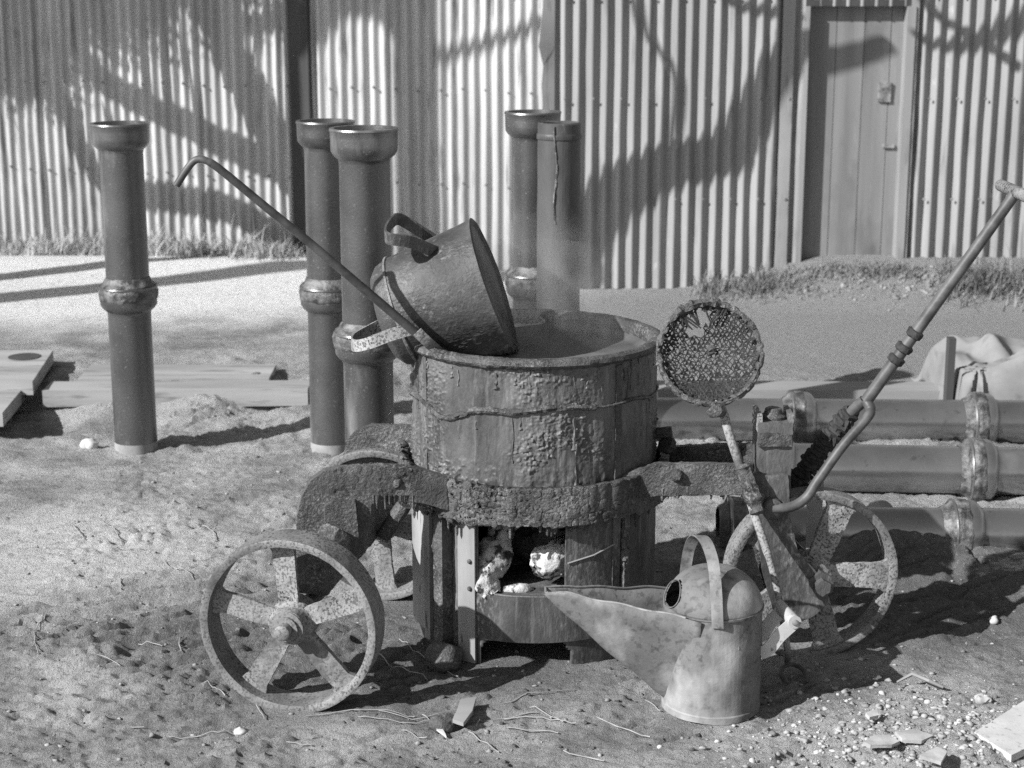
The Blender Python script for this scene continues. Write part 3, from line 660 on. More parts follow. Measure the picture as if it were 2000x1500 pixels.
# ------------------------------------------------------------------ steering post, fork, draw handle
PX = .722
pt = MB(); pt.box((PX, 4.665, .585), (.094, .115, .215)); pt.rough(.014, .004, 22, 3, .006, .014); post = pt.build('steering_post', 'tar_plain', cart)
for sx_ in (-.043, .043): m = MB(); m.box((PX + sx_, 4.665, .69), (.012, .11, .05)); m.rough(.02, .002, 40, 8); m.build('post_cheek', 'dusty_steel', post)
m = MB(); m.lathe([(.036, .675), (.036, .70), (.026, .706), (.022, .72), (.015, .723)], 24, Matrix.Translation((PX, 4.665, 0))); m.rough(.012, .003, 50, 6); m.build('king_pin', 'tar', post)
m = MB(); m.box((PX, 4.602, .645), (.09, .012, .035)); m.rough(.012, .006, 40, 16, .008, .02); m.build('tar_collar', 'tar', post)
pn = Vector((0, 1, 0))
for Yf, nm in ((4.592, 1), (4.765, 2)):
    uvp = [(1468, 925), (1537, 925), (1542, 1010), (1556, 1075), (1585, 1105), (1615, 1135), (1615, 1175), (1585, 1198), (1545, 1215), (1512, 1200), (1488, 1110), (1476, 1020)]
    m = MB(); off = Vector((0, Yf - 4.6, 0)); m.plate([aty(u, v, 4.6) + off for u, v in uvp], pn, .02); m.rough(.016, .004, 22, nm, .006, .015); m.build('fork_leg', 'tar_plain' if nm == 1 else 'tar', cart)
hc = WR + axr * .095
m = MB(); m.lathe([(.04, -.02), (.04, .012), (.024, .013), (.024, .034), (.0, .036)], 6, axis_matrix(hc, axr)); m.rough(.014, .003, 40, 6); m.build('hub_nut', 'tar_plain', cart)
m = MB(); m.lathe([(.03, -.02), (.03, .014), (.022, .022), (0, .024)], 20, axis_matrix(aty(1508, 993, 4.57), (0, -1, 0))); m.build('pivot_bolt', 'tar_plain', cart)
pj = aty(1692, 783, 4.64)
near = smooth_path([aty(1508, 993, 4.555), aty(1545, 990, 4.555), aty(1575, 972, 4.56), aty(1598, 938, 4.565), aty(1645, 872, 4.58), aty(1692, 818, 4.6), aty(1700, 800, 4.62), pj], 7)
dh = MB(); dh.tube(near, [.014] * (len(near) - 8) + [.015] * 8, 12); dh.tube([pj, aty(1985, 375, 4.58)], [.017, .015], 14); draw = dh.build('draw_handle', 'rod_steel', cart)
m = MB(); far = [aty(1548, 950, 4.8), aty(1585, 900, 4.77), aty(1625, 848, 4.72), aty(1662, 806, 4.68), aty(1688, 782, 4.66)]
m.tube(smooth_path(far, 6), .016, 12); m.build('handle_tine', 'rod_steel', cart)
m = MB(); fp = smooth_path(far[:4], 40)
for turn in range(1):
    hel = []
    for i, p in enumerate(fp):
        t = (fp[min(i + 1, len(fp) - 1)] - fp[max(i - 1, 0)]).normalized(); x_ = t.cross(Vector((0, 1, 0))).normalized(); y_ = t.cross(x_); a = i * 1.15; hel.append(p + (x_ * math.cos(a) + y_ * math.sin(a)) * (.019 + .006 * math.sin(i * .11) ** 2))
    m.tube(hel, .0095, 6, jit=.3)
for i in range(10, len(fp) - 5, 5):
    d = Vector((random.uniform(-.2, 1), random.uniform(-1, 0), random.uniform(-1, .2))).normalized(); m.tube([fp[i], fp[i] + d * .035, fp[i] + d * random.uniform(.04, .055)], [.008, .006, .001], 5)
m.build('rope_binding', 'rope', cart)
for (u, v) in ((1789, 648), (1768, 680), (1752, 700)):
    m = MB(); kk = (u - 1692) / (1985 - 1692); c = pj.lerp(aty(1985, 375, 4.58), kk); ax = (aty(1985, 375, 4.58) - pj).normalized()
    m.lathe([(.016, -.012), (.023, -.008), (.024, .008), (.016, .012)], 12, axis_matrix(c, ax)); m.rough(.01, .004, 80, u); m.build('tape_wrap', 'rope', cart)
tc0 = aty(1985, 375, 4.58); td = Vector((.05, -1, -.02)).normalized()
m = MB(); m.tube([tc0 - td * .13, tc0, tc0 + td * .14], [.016, .017, .016], 12); m.build('handle_grip', 'rim_steel', cart)

# ------------------------------------------------------------------ in the boiler: tar, fire, steam
T_, Rr = np.linspace(0, 2 * math.pi, 96, endpoint=False), np.linspace(0.002, .331, 40)
RR, TT = np.meshgrid(Rr, T_, indexing='ij'); px = RR.ravel() * np.cos(TT.ravel()); py = RR.ravel() * np.sin(TT.ravel())
pz = .004 * fbm(np.stack([px, py, px * 0], 1) * 12, 3, 3) + .015 * sstep(.30, .331, RR.ravel())
me = npmesh('hot_tar', np.stack([px, py, pz], 1), gridfaces(40, 96, True)); o = link('hot_tar', me, 'tar_wet', None, True, Vector((KX, KY, .832)))
tag(o, 'smooth hot tar filling the boiler drum', 'tar', kind='stuff')
m = MB(); m.lathe([(0, .19), (.34, .19), (.34, .205), (0, .205)], 48, Matrix.Translation((KX, KY, 0))); m.build('grate', 'charcoal', cart)
def log(pts, r, mat, label, name='log', rough=.018, seed=1, cat='log'):
    m = MB(); m.tube(smooth_path(pts, 4), r, 12); m.rough(.014, rough, 22, seed, rough * .5, .02); return tag(m.build(name, mat, None), label, cat)
log([aty(985, 1020, 4.72), aty(972, 1070, 4.68), aty(948, 1120, 4.63), aty(958, 1165, 4.60)], [.04] * 4 + [.048] * 5 + [.036] * 4, 'ash_grey', 'upright ash-whitened log at left of fire opening', seed=3)
log([aty(1115, 1085, 4.70), aty(1080, 1095, 4.64), aty(1045, 1108, 4.66)], [.052] * 4 + [.048] * 3 + [.03] * 2, 'ash', 'crumbling white ash block beside the sliding fire door', 'ash_block', seed=5, cat='ash')
log([aty(985, 1152, 4.62), aty(1020, 1150, 4.61), aty(1050, 1158, 4.64)], [.012] * 3 + [.016] * 3 + [.01] * 3, 'ash', 'small white ember lying on the fire sill', 'ember', .008, 6, 'ember')
log([aty(1010, 1030, 4.95), aty(1045, 1060, 4.85), aty(1110, 1045, 4.8)], .06, 'charcoal', 'charred black log deep inside the firebox', seed=8)
log([aty(1060, 1025, 4.86), aty(1100, 1050, 4.78), aty(1130, 1075, 4.74)], .045, 'charcoal', 'charred log sloping behind white ash block', seed=9)
log([aty(940, 1060, 4.9), aty(1000, 1120, 4.86), aty(1060, 1140, 4.84)], .05, 'charcoal', 'charred log lying across the back of the grate', seed=10)
# steam plume
m = MB(); cp = [(.07, 4.92, .842), (.09, 5.0, .95), (.09, 5.08, 1.08), (.10, 5.12, 1.2), (.09, 5.15, 1.32)]
m.tube(smooth_path(cp, 4), [.29] * 2 + [.27] * 2 + [.23] * 4 + [.17] * 4 + [.12] * 4 + [.06], 24)
sm = bpy.data.materials.new('steam'); sm.use_nodes = True; nt = sm.node_tree; nt.nodes.remove(nt.nodes['Principled BSDF'])
pv = nt.nodes.new('ShaderNodeVolumePrincipled'); nt.links.new(pv.outputs[0], nt.nodes['Material Output'].inputs['Volume'])
tc = nt.nodes.new('ShaderNodeTexCoord'); mp = nt.nodes.new('ShaderNodeMapping'); mp.inputs['Scale'].default_value = (1, 1, .6); nt.links.new(tc.outputs['Object'], mp.inputs[0])
n = noise_node(nt, mp.outputs[0], 9, 3, .55, .6); r = ramp(nt, n, [(.42, 0), (.75, 1)])
gr = nt.nodes.new('ShaderNodeTexCoord'); sep = nt.nodes.new('ShaderNodeSeparateXYZ'); nt.links.new(gr.outputs['Generated'], sep.inputs[0])
# radial and upward fade
vm = nt.nodes.new('ShaderNodeVectorMath'); vm.operation = 'SUBTRACT'; vm.inputs[1].default_value = (.5, .5, .2); nt.links.new(gr.outputs['Generated'], vm.inputs[0])
vs_ = nt.nodes.new('ShaderNodeVectorMath'); vs_.operation = 'MULTIPLY'; vs_.inputs[1].default_value = (2, 2, 1.4); nt.links.new(vm.outputs[0], vs_.inputs[0])
ln = nt.nodes.new('ShaderNodeVectorMath'); ln.operation = 'LENGTH'; nt.links.new(vs_.outputs[0], ln.inputs[0])
mr = nt.nodes.new('ShaderNodeMapRange'); mr.inputs['From Min'].default_value = 1; mr.inputs['From Max'].default_value = .1; mr.inputs['To Max'].default_value = 9.0; nt.links.new(ln.outputs['Value'], mr.inputs['Value'])
mu = nt.nodes.new('ShaderNodeMath'); mu.operation = 'MULTIPLY'; nt.links.new(r, mu.inputs[0]); nt.links.new(mr.outputs[0], mu.inputs[1]); nt.links.new(mu.outputs[0], pv.inputs['Density'])
pv.inputs['Color'].default_value = (.8, .8, .8, 1)
o = m.build('steam', sm, None); tag(o, 'thin steam rising from the hot tar', 'steam', kind='stuff')
# ================================================================== THINGS ON AND ROUND THE BOILER
def ribbon(m, path, wdir, wd, th=.004, n=6):
    """flat strap along a path; wdir = width direction (vector or list)"""
    P = smooth_path(path, n); N = len(P); vs = []
    for i, p in enumerate(P):
        t = (P[min(i + 1, N - 1)] - P[max(i - 1, 0)]).normalized()
        wv = Vector(wdir); wv = (wv - t * wv.dot(t)).normalized(); nn = t.cross(wv)
        for a, c in ((-1, -1), (1, -1), (1, 1), (-1, 1)): vs.append(p + wv * a * wd / 2 + nn * c * th / 2)
    fs = [(4 * i + k, 4 * i + (k + 1) % 4, 4 * i + 4 + (k + 1) % 4, 4 * i + 4 + k) for i in range(N - 1) for k in range(4)]
    m.add(vs, fs + [(0, 1, 2, 3), tuple(4 * (N - 1) + k for k in (3, 2, 1, 0))])
# ------------------------------------------------------------------ tipped bucket on the rim
bl, br_ = aty(768, 616, 4.89), aty(957, 552, 4.872)
bax = (br_ - bl).normalized(); BLEN = (br_ - bl).length
bucket = thing('bucket', 'tar-caked bucket lying tipped across the boiler rim', 'bucket', (bl.x, bl.y, bl.z - .16))
BM = axis_matrix(bl, bax)
m = MB(); m.lathe([(0, -.035), (.07, -.033), (.125, -.02), (.148, .0), (.158, .03), (.160, .035), (.172, .14), (.186, BLEN), (.190, BLEN + .008), (.182, BLEN + .012), (.174, BLEN + .002), (0, BLEN - .004)], 72, BM)
m.rough(.012, .004, 9, 5, .002, .007)
md = Vector((.35, 0, -1)).normalized()
for i, p in enumerate(m.v):                                   # tar has run and set on the under side
    l = (p - bl).dot(bax); rad = p - bl - bax * l; k = max(0, rad.normalized().dot(md)) if rad.length > .05 else 0
    if l > .1: m.v[i] = p + md * (k ** 3) * (.016 + .02 * random.random() ** 3)
m.build('body', 'bucket_tar', bucket)
m = MB(); m.lathe([(.160, .03), (.1655, .032), (.1655, .038), (.160, .041)], 72, BM, closed=True); m.build('bead', 'rim_steel', bucket)
m = MB(); ribbon(m, [aty(850, 492, 4.79), aty(800, 472, 4.73), aty(760, 466, 4.72), aty(753, 455, 4.76), aty(764, 436, 4.86), aty(780, 428, 4.95), aty(815, 448, 4.98), aty(852, 472, 5.0)], (0, -.25, 1), .034, .006)
m.rough(.02, .0015, 40, 3); m.build('handle', 'tar_plain', bucket)
m = MB(); ribbon(m, [aty(805, 642, 4.70), aty(760, 655, 4.69), aty(715, 672, 4.71), aty(690, 674, 4.76), aty(692, 662, 4.86), aty(725, 643, 4.94), aty(765, 625, 4.97)], (0, 0, 1), .033, .005)
m.rough(.02, .002, 30, 7); m.build('bail_strap', 'dusty_steel', bucket)
# ------------------------------------------------------------------ hooked poker
pk = thing('poker', 'long iron poker with bent hook end leaning out of the boiler', 'poker', aty(858, 690, 4.75))
m = MB(); pts = smooth_path([aty(345, 362, 4.5), aty(362, 335, 4.5), aty(376, 317, 4.5), aty(388, 311, 4.5), aty(403, 314, 4.5), aty(430, 331, 4.51), aty(520, 405, 4.55), aty(600, 470, 4.58), aty(700, 555, 4.62), aty(800, 640, 4.67), aty(850, 682, 4.72)], 6)
m.tube(pts, [.0095] * 26 + [.0105 + .0025 * i / (len(pts) - 26) for i in range(len(pts) - 26)], 12); m.build('rod', 'rod_steel', pk)
m = MB(); ribbon(m, [aty(815, 648, 4.665), aty(840, 672, 4.68), aty(872, 700, 4.74)], (1, 0, 1), .03, .006); m.rough(.012, .003, 40, 4, .005, .012); m.build('blade', 'dusty_steel', pk)
# ------------------------------------------------------------------ skimmer of netting
SCn = aty(1386, 690, 4.63); SR = .139
sk = thing('skimmer', 'round wire skimmer with torn tarred netting standing against the boiler', 'skimmer', atz(1545, 1300, .0))
hd = (SCn - aty(1500, 1090, 4.47)).normalized(); sn = Vector((1, 0, 0)).cross(hd).normalized()
if sn.y > 0: sn = -sn
sn = (sn + Vector((.05, 0, .05))).normalized()
sv = (Vector((0, 0, 1)) - sn * sn.z).normalized(); su = sv.cross(sn) * -1
if su.x < 0: su = -su
def sp_(a, b_, d=0): return SCn + su * a + sv * b_ + sn * d
m = MB(); hp = [sp_(SR * math.cos(t), SR * math.sin(t)) for t in np.linspace(0, 2 * math.pi, 97)]
m.tube(hp, [.007 + .0025 * abs(math.sin(i * .9)) + (.006 if 20 < i < 34 else 0) for i in range(97)], 8, jit=.35); m.rough(.012, .003, 70, 4, .005, .01); m.build('hoop', 'tar', sk)
m = MB(); cell = .0118; rows = {}
def node(i, j):
    if (i, j) not in rows:
        a = (i + .5 * (j % 2)) * cell + random.gauss(0, .0018); b_ = j * cell * .8 + random.gauss(0, .0018); r = math.hypot(a, b_)
        rows[(i, j)] = (a, b_, sp_(a, b_, -.035 * (1 - min(1, (r / SR) ** 2)) - .004 * math.sin(b_ * 60)), r)
    return rows[(i, j)]
def torn(a, b_): return (-.055 < a < -.012 and b_ > .055) or ((a + .02) ** 2 + (b_ - .10) ** 2 < .0006)
N = 16
for j in range(-N, N + 1):
    for i in range(-N, N + 1):
        A = node(i, j)
        for (i2, j2) in ((i + 1, j), (i + (j % 2), j + 1), (i + (j % 2) - 1, j + 1)):
            if (i2, j2) == (i + 1, j) and (i + j) % 2: continue
            B = node(i2, j2)
            if A[3] < SR and B[3] < SR * 1.04 and not torn(A[0], A[1]) and not torn(B[0], B[1]) and random.random() > .03:
                m.tube([A[2], B[2]], .0012 + .0016 * max(0, (A[3] / SR) ** 4) + .0006 * random.random(), 4, caps=False)
        B, C_ = node(i + 1, j), node(i + (j % 2), j + 1)
        if max(A[3], B[3], C_[3]) < SR and not torn(A[0], A[1]) and not torn(B[0], B[1]) and random.random() < (.88 if A[1] < -.06 else .42 + .5 * max(0, (A[3] / SR)) ** 6): m.add([A[2], B[2], C_[2]], [(0, 1, 2)])
for _ in range(34):                                         # matted strands at the torn top
    t = random.uniform(1.1, 2.3); p = sp_(SR * math.cos(t), SR * math.sin(t)); q = sp_(SR * .62 * math.cos(t + random.gauss(0, .18)), SR * .62 * math.sin(t), -.01) if random.random() < .4 else sp_(SR * .85 * math.cos(t + random.gauss(0, .12)), SR * .85 * math.sin(t + random.gauss(0, .12)), -.005)
    m.tube([p, (p + q) / 2 + Vector((random.gauss(0, .004), 0, 0)), q], [.004, .003, .002], 5)
for _ in range(120):
    t = random.uniform(0, 6.28); k = 1 - abs(random.gauss(0, .05)); p = sp_(SR * k * math.cos(t), SR * k * math.sin(t), random.gauss(0, .004)); m.tube([p, p + Vector((random.gauss(0, .006), random.gauss(0, .004), random.gauss(0, .006)))], [.004, .003], 5)
net = m.build('netting', 'rope', sk); net['kind'] = 'stuff'
m = MB(); m.tube([sp_(.0, .012, -.03), sp_(.012, .018, -.03), sp_(.024, .02, -.03)], [.008, .012, .005], 6, jit=.4); m.tube([sp_(.0, .0, -.03), sp_(.02, .005, -.03)], [.008, .004], 6, jit=.4); m.rough(.008, .003, 90, 3); m.build('tar_clot', 'tar', sk)
m = MB(); hb_ = sp_(.018, -SR, 0)
pts = smooth_path([sp_(.005, -SR * .98), aty(1410, 800, 4.61), aty(1425, 850, 4.595), aty(1445, 910, 4.575), aty(1472, 1000, 4.535), aty(1502, 1090, 4.48), aty(1522, 1170, 4.44), aty(1537, 1262, 4.40), atz(1538, 1292, .035)], 6)
m.tube(pts, [.013] * 18 + [.012] * 12 + [.0095] * (len(pts) - 30), 10); m.build('handle', 'dusty_steel', sk)
m = MB(); m.tube([sp_(.0, -SR * 1.05), sp_(.012, -SR * 1.13), aty(1412, 806, 4.61)], [.022, .02, .012], 8, jit=.2); m.rough(.01, .005, 50, 3, .005); m.build('socket', 'tar', sk)
m = MB(); m.tube(smooth_path([aty(1450, 905, 4.57), aty(1462, 940, 4.56), aty(1472, 975, 4.545), aty(1482, 1005, 4.53)], 4), [.013] + [.022] * 4 + [.026] * 4 + [.02] * 3 + [.012], 9, jit=.2); m.rough(.01, .006, 40, 5, .008); m.build('tar_lump', 'tar', sk)
rc = atz(1550, 1320, .012); m = MB(); rpts = [Vector((rc.x + .034 * math.cos(t), rc.y + .055 * math.sin(t), .012 + .018 * (1 + math.sin(t)) / 2 + gh(rc.x, rc.y))) for t in np.linspace(R_(-40), R_(228), 24)]
m.tube(rpts, [.0065] * 22 + [.004, .002], 8); m.build('ring_end', 'rod_steel', sk)
# ------------------------------------------------------------------ watering can
CX, CY, CR = .528, 4.30, .128
can = thing('pouring_can', 'dented galvanised pouring can with domed top and broad beak spout', 'pouring can', (CX, CY, 0))
CMx = Matrix.Translation((CX, CY, 0))
m = MB(); m.lathe([(0, .004), (CR - .004, .004), (CR + .003, .002), (CR + .003, .018), (CR, .021), (CR, .15), (CR, .278), (CR + .004, .281), (CR + .004, .287), (CR - .004, .289)], 72, CMx); m.f = [f for f in m.f if len(f) < 40]
m.rough(.016, .0038, 11, 12); m.build('body', 'galv', can)
# dome with filling hole on the spout side
nt_, nr_ = 96, 30; V = []; 
for j in range(nr_ + 1):
    e = (math.pi / 2) * j / nr_
    for k in range(nt_):
        t = 2 * math.pi * k / nt_; r = CR * math.cos(e) ** .9; V.append((r * math.sin(t) + .004 * math.sin(3 * t) * math.sin(e), -r * math.cos(t), .286 + .10 * math.sin(e) ** 1.05))
V = np.array(V); F = gridfaces(nr_ + 1, nt_, True); fc = V[F].mean(1); az = np.arctan2(fc[:, 0], -fc[:, 1]); el = (fc[:, 2] - .286) / .10
hole = (((az - R_(-78)) / R_(24)) ** 2 + ((el - .36) / .33) ** 2) < 1
o = link('dome', npmesh('dome', V, F[~hole]), 'galv', can); md_ = o.modifiers.new('thickness', 'SOLIDIFY'); md_.thickness = .002; md_.offset = -1
m = MB(); hl = []
for a in np.linspace(0, 2 * math.pi, 40):
    t = R_(-78) + R_(24) * math.cos(a); s_ = .36 + .33 * math.sin(a); e = math.asin(max(0, s_) ** (1 / 1.05)); r = CR * math.cos(e) ** .9 + .003; hl.append((CX + r * math.sin(t), CY - r * math.cos(t), .286 + .10 * s_))
m.tube(hl, .0016, 6, caps=False); m.build('hole_bead', 'galv', can)
# beak spout: two sides meeting in a keel, open above
S, Q = 30, 17; V = []
tipx = aty(1066, 1142, CY - .02).x
for i in range(S + 1):
    s = i / S; xx = CX - CR * .35 + (tipx - (CX - CR * .35)) * s; wd = .22 * (1 - s) ** 1.1 + .03
    zt = .283 + .05 * s ** 1.1 - .012 * max(0, s - .85) / .15; zb = max(.022, .312 - .29 * ((1 - s) / .8) ** .95)
    for j in range(Q):
        q = -1 + 2 * j / (Q - 1); V.append((xx, CY + wd / 2 * math.copysign(abs(q) ** .75, q) + .004 * math.sin(s * 7), zb + (zt - zb) * abs(q) ** 1.7 + .0025 * math.sin(s * 19 + q * 2)))
m = MB(); m.add(V, [tuple(f) for f in gridfaces(S + 1, Q)]); o = m.build('spout', 'galv', can); md_ = o.modifiers.new('thickness', 'SOLIDIFY'); md_.thickness = .003
m = MB(); m.tube([V[i * Q] for i in range(3, S + 1)] + [V[i * Q + Q - 1] for i in range(S, 2, -1)], .0032, 6); m.build('spout_bead', 'galv', can)
m = MB(); m.tube([V[i * Q + Q // 2] for i in range(8, S + 1)], .0028, 6); m.build('keel_seam', 'galv', can)
m = MB(); ribbon(m, [(CX - .004, CY - CR - .005, .268), (CX - .006, CY - CR - .004, .30), (CX - .008, CY - .108, .36), (CX - .014, CY - .075, .425), (CX - .028, CY - .015, .462), (CX - .045, CY + .045, .455), (CX - .058, CY + .09, .405), (CX - .064, CY + .115, .33), (CX - .064, CY + .118, .28)], (1, -.25, 0), .03, .004)
m.build('top_handle', 'galv', can)
ga, gb = aty(1549, 1214, CY - .045), aty(1522, 1184, CY + .085)
for yy, p in ((CY - .045, ga), (CY + .06, gb)):
    m = MB(); ribbon(m, [(CX + CR * .93, yy, .165), (CX + CR + .012, yy, .175), ((CX + CR + p.x) / 2 + .004, yy, (.175 + p.z) / 2), (p.x + .006, yy, p.z)], (-.55, 0, .85), .036, .004); m.build('handle_strap', 'galv_grip', can)
m = MB(); m.tube([ga + Vector((.004, -.006, 0)), gb], .0175, 16); m.build('handle_grip', 'galv_grip', can)
m = MB(); m.lathe([(.008, -.003), (.008, .003), (.004, .005), (0, .005)], 10, axis_matrix(ga + Vector((.004, -.008, 0)), (0, -1, 0))); m.build('rivet', 'rim_steel', can)
# ================================================================== STONEWARE PIPES
def pipe_prof(Lp, r=.084, rs=.111, sl=.085):
    a = Lp - sl
    return [(r - .014, 0), (r, .002), (r, a - .03), (r + .003, a - .016), (rs - .010, a - .004), (rs - .001, a + .010), (rs, a + .03), (rs + .001, Lp - .012), (rs + .004, Lp - .006), (rs + .002, Lp), (rs - .012, Lp), (rs - .016, a + .015), (r - .014, a - .005)]
def pipe(label, M, Lp, mat, group, joint=True, name='stoneware_pipe', end=.04, r=.084, rs=.111):
    root = thing(name, label, 'pipe', M.to_translation(), group); pr = pipe_prof(Lp, r, rs); a = Lp - .085
    m = MB(); m.lathe(pr[:4] + [(rs - .018, a - .009)], 56, M); m.f = [f for f in m.f if len(f) == 4]; m.build('barrel', mat, root)
    m = MB(); m.lathe(pr[3:], 56, M); m.f = [f for f in m.f if len(f) == 4]; m.rough(.03, .0012, 20, 3); m.build('socket', mat, root)
    if joint:
        m = MB(); m.lathe([(r + .001, Lp - .02), (rs + .001, Lp - .025), (rs - .002, Lp + .004), (r + .012, Lp + .014), (r + .004, Lp + .03), (r + .001, Lp + .034)], 56, M); m.f = [f for f in m.f if len(f) == 4]
        m.rough(.012, .006, 30, int(Lp * 100) + int(M.to_translation().x * 50) % 40, .007, .014); m.build('joint_tar', 'joint_mortar', root)
        m = MB(); m.lathe([(rs - .004, Lp - .06), (rs + .003, Lp - .05), (rs + .005, Lp - .02), (rs - .002, Lp - .005)], 56, M); m.f = [f for f in m.f if len(f) == 4]
        m.rough(.012, .005, 32, int(Lp * 100) + 1 + int(M.to_translation().x * 50) % 40, .006, .014); m.build('joint_smear', 'joint_mortar', root)
    if end:
        m = MB(); m.lathe([(r + .0008, .0), (r + .0008, end)], 56, M); m.f = [f for f in m.f if len(f) == 4]; m.build('bare_end', 'pipe_bare', root)
    return root
G = 'stoneware pipes stacked upright in pairs'
def stack(u, v, Y, z1, z2, lab, lean=0):
    p = aty(u, v, Y); p.z = gh(p.x, p.y) - .012; l1 = z1 - p.z; M = Matrix.Translation(p) @ Matrix.Rotation(R_(lean), 4, 'Y')
    pipe('lower socketed pipe of the pair ' + lab, M, l1, 'pipe_glaze', G)
    M2 = M @ Matrix.Translation((0, 0, l1 - .05)) @ Matrix.Rotation(.7, 4, 'Z'); pipe('upper open-mouthed pipe of the pair ' + lab, M2, z2 - z1 + .05, 'pipe_glaze', G, joint=False, end=0)
stack(267, 884, 6.77, .688, 1.323, 'standing alone near the loose planks')
stack(648, 884, 6.79, .684, 1.33, 'in front of the dark shed post', .3)
stack(722, 850, 5.75, .716, 1.394, 'just left of the bucket')
stack(1042, 590, 7.05, .69, 1.345, 'behind boiler, beside tarred pipe', -.2)
p = aty(1090, 590, 6.72); root = thing('tarred_pipe', 'black tar-coated pipe standing upright behind the boiler', 'pipe', (p.x, p.y, 0))
m = MB(); m.lathe([(.07, 0), (.084, .0), (.084, .6), (.083, 1.27), (.083, 1.325), (.076, 1.33), (.07, 1.325), (.07, .9)], 48, Matrix.Translation((p.x, p.y, 0))); m.f = [f for f in m.f if len(f) == 4]; m.rough(.03, .0025, 12, 5); m.build('barrel', 'pipe_tarred', root)
m = MB(); m.lathe([(.083, 1.265), (.087, 1.268), (.087, 1.285), (.083, 1.29)], 48, Matrix.Translation((p.x, p.y, 0)), closed=True); m.rough(.02, .002, 30, 5); m.build('collar', 'pipe_tarred', root)
m = MB(); pts = [(p.x - .015 + .006 * math.sin(z * 23), p.y - .083, z) for z in np.linspace(1.32, .95, 24)]; m.tube(pts, .004, 5, jit=.5); m.tube([(q[0] + .035, q[1] + .008, q[2] - .1) for q in pts], .003, 5, jit=.5); m.build('tar_run', 'joint_mortar', root)
material('pipe_glaze_pale', .05, .10, 4, .26, spots=(.03, 30, .62, .72), bump=.3, bscale=60, bdist=.002, spec=1.0, ior=2.2, rvar=.08, streak=(.16, 3, .6, .74, (1, 1, .4)))
GL = 'stoneware pipes laid end to end on the ground'
def row(Y, uj, vj, dirx, zc, n_left, n_right, lab, r=.09, rs=.118):
    d = Vector(dirx).normalized(); j = aty(uj, vj, Y); j.z = zc; Lp = .79
    for k in range(-n_left, n_right):
        st_ = j + d * (Lp - .05) * (k) + d * (0)                # socket mouth of pipe k faces left
        M = axis_matrix(st_ + d * Lp, -d)
        pipe(('far left pipe' if k < -1 else 'left pipe' if k < 0 else 'right pipe') + ' of ' + lab, M, Lp, 'pipe_glaze_pale', GL, r=r, rs=rs, end=.06)
row(6.95, 1893, 835, (1, -.03, 0), .085, 2, 1, 'the back laid row, nearest the canvas heap')
row(6.22, 1888, 920, (1, -.07, 0), .088, 1, 1, 'the middle laid row, the most prominent')
row(5.55, 1856, 1020, (1, -.03, 0), .07, 1, 1, 'the front laid row, half buried in spoil', .08, .108)
# ================================================================== TIMBER, CANVAS, LITTER
def board(name, label, x0, x1, y0, y1, ztop, th, mat, cat='plank', rz=0, tilt=0, group=None):
    c = Vector(((x0 + x1) / 2, (y0 + y1) / 2, ztop - th / 2)); m = MB()
    m.box((0, 0, 0), (x1 - x0, y1 - y0, th)); M = Matrix.Translation(c) @ Matrix.Rotation(rz, 4, 'Z') @ Matrix.Rotation(tilt, 4, 'X'); m.v = [M @ v for v in m.v]
    m.rough(.09, .003, 5, int(abs(x0) * 30)); return tag(m.build(name, mat, None), label, cat, group)
s1 = thing('thick_slab', 'thick pale slab with dark knot hole, propped on planks', 'slab', (-2.8, 7.9, 0))
m = MB(); pl_ = [atz(103, 682, .15), atz(63, 743, .15), atz(-250, 743, .15), atz(-250, 682, .15)]
m.plate([p - Vector((0, 0, .035)) for p in pl_], (0, 0, 1), .06); m.rough(.1, .003, 5, 3); m.build('slab', 'timber_pale', s1)
kc = atz(48, 697, .145); m = MB(); m.lathe([(.0, -.02), (.075, -.02), (.075, .003), (0, .0032)], 24, Matrix.Translation(kc)); m.build('knot_hole', 'post_wood', s1)
m = MB(); m.box((-2.75, 8.0, .045), (.5, .12, .10)); m.build('bearer', 'timber_grey', s1, False)
m = MB(); pl_ = [atz(46, 747, .125), atz(4, 797, .125), atz(-250, 797, .125), atz(-250, 747, .125)]; m.plate([p - Vector((0, 0, .05)) for p in pl_], (0, 0, 1), .06); m.rough(.1, .003, 5, 4)
tag(m.build('thick_slab', 'timber_pale', None), 'thick pale slab in front of the one with knot hole', 'slab')
xa, xb = aty(84, 765, 7.45).x, aty(600, 765, 7.45).x
board('timber_baulk', 'pale squared baulk lying behind the lone pipe pair', xa, xb, 7.44, 7.62, .10, .075, 'timber_pale', 'timber', R_(1.2))
board('plank', 'pale plank lying just behind the squared baulk', xa + .1, xb - .2, 7.66, 7.95, .10, .05, 'timber_pale', 'plank', R_(.8))
board('plank', 'long pale-edged plank running up to the canvas heap', aty(1220, 775, 7.5).x, aty(1850, 775, 7.5).x, 7.5, 7.68, .085, .08, 'timber_grey', 'plank', R_(-1.2))
m = MB(); c = aty(1855, 720, 7.28); m.box((c.x, c.y, .2), (.03, .05, .34)); tag(m.build('upright_board', 'post_wood', None, False), 'narrow dark board standing at edge of canvas heap', 'board')
gx = np.linspace(0, 1, 110); gy = np.linspace(0, 1, 90); GX, GY = np.meshgrid(gx, gy); a = GX.ravel(); c_ = GY.ravel()
x0, x1, y0, y1 = aty(1868, 720, 7.2).x, 2.9, 7.12, 8.0
p = np.stack([a * 3, c_ * 3, a * 0], 1); wrp = fbm(p * .8, 2, 4)
ang = np.arctan2(c_ - .12, a - .10); rad_ = np.hypot(c_ - .12, a - .10)
tri = lambda ph: np.sqrt((((ph % 1) - .5) * 2) ** 2 + .02)
f1 = tri(ang * 1.25 + wrp * .8 + .15); f2 = .5 + .5 * np.sin((a * 4.1 - c_ * 2.6 + wrp * 2.2) * math.pi)
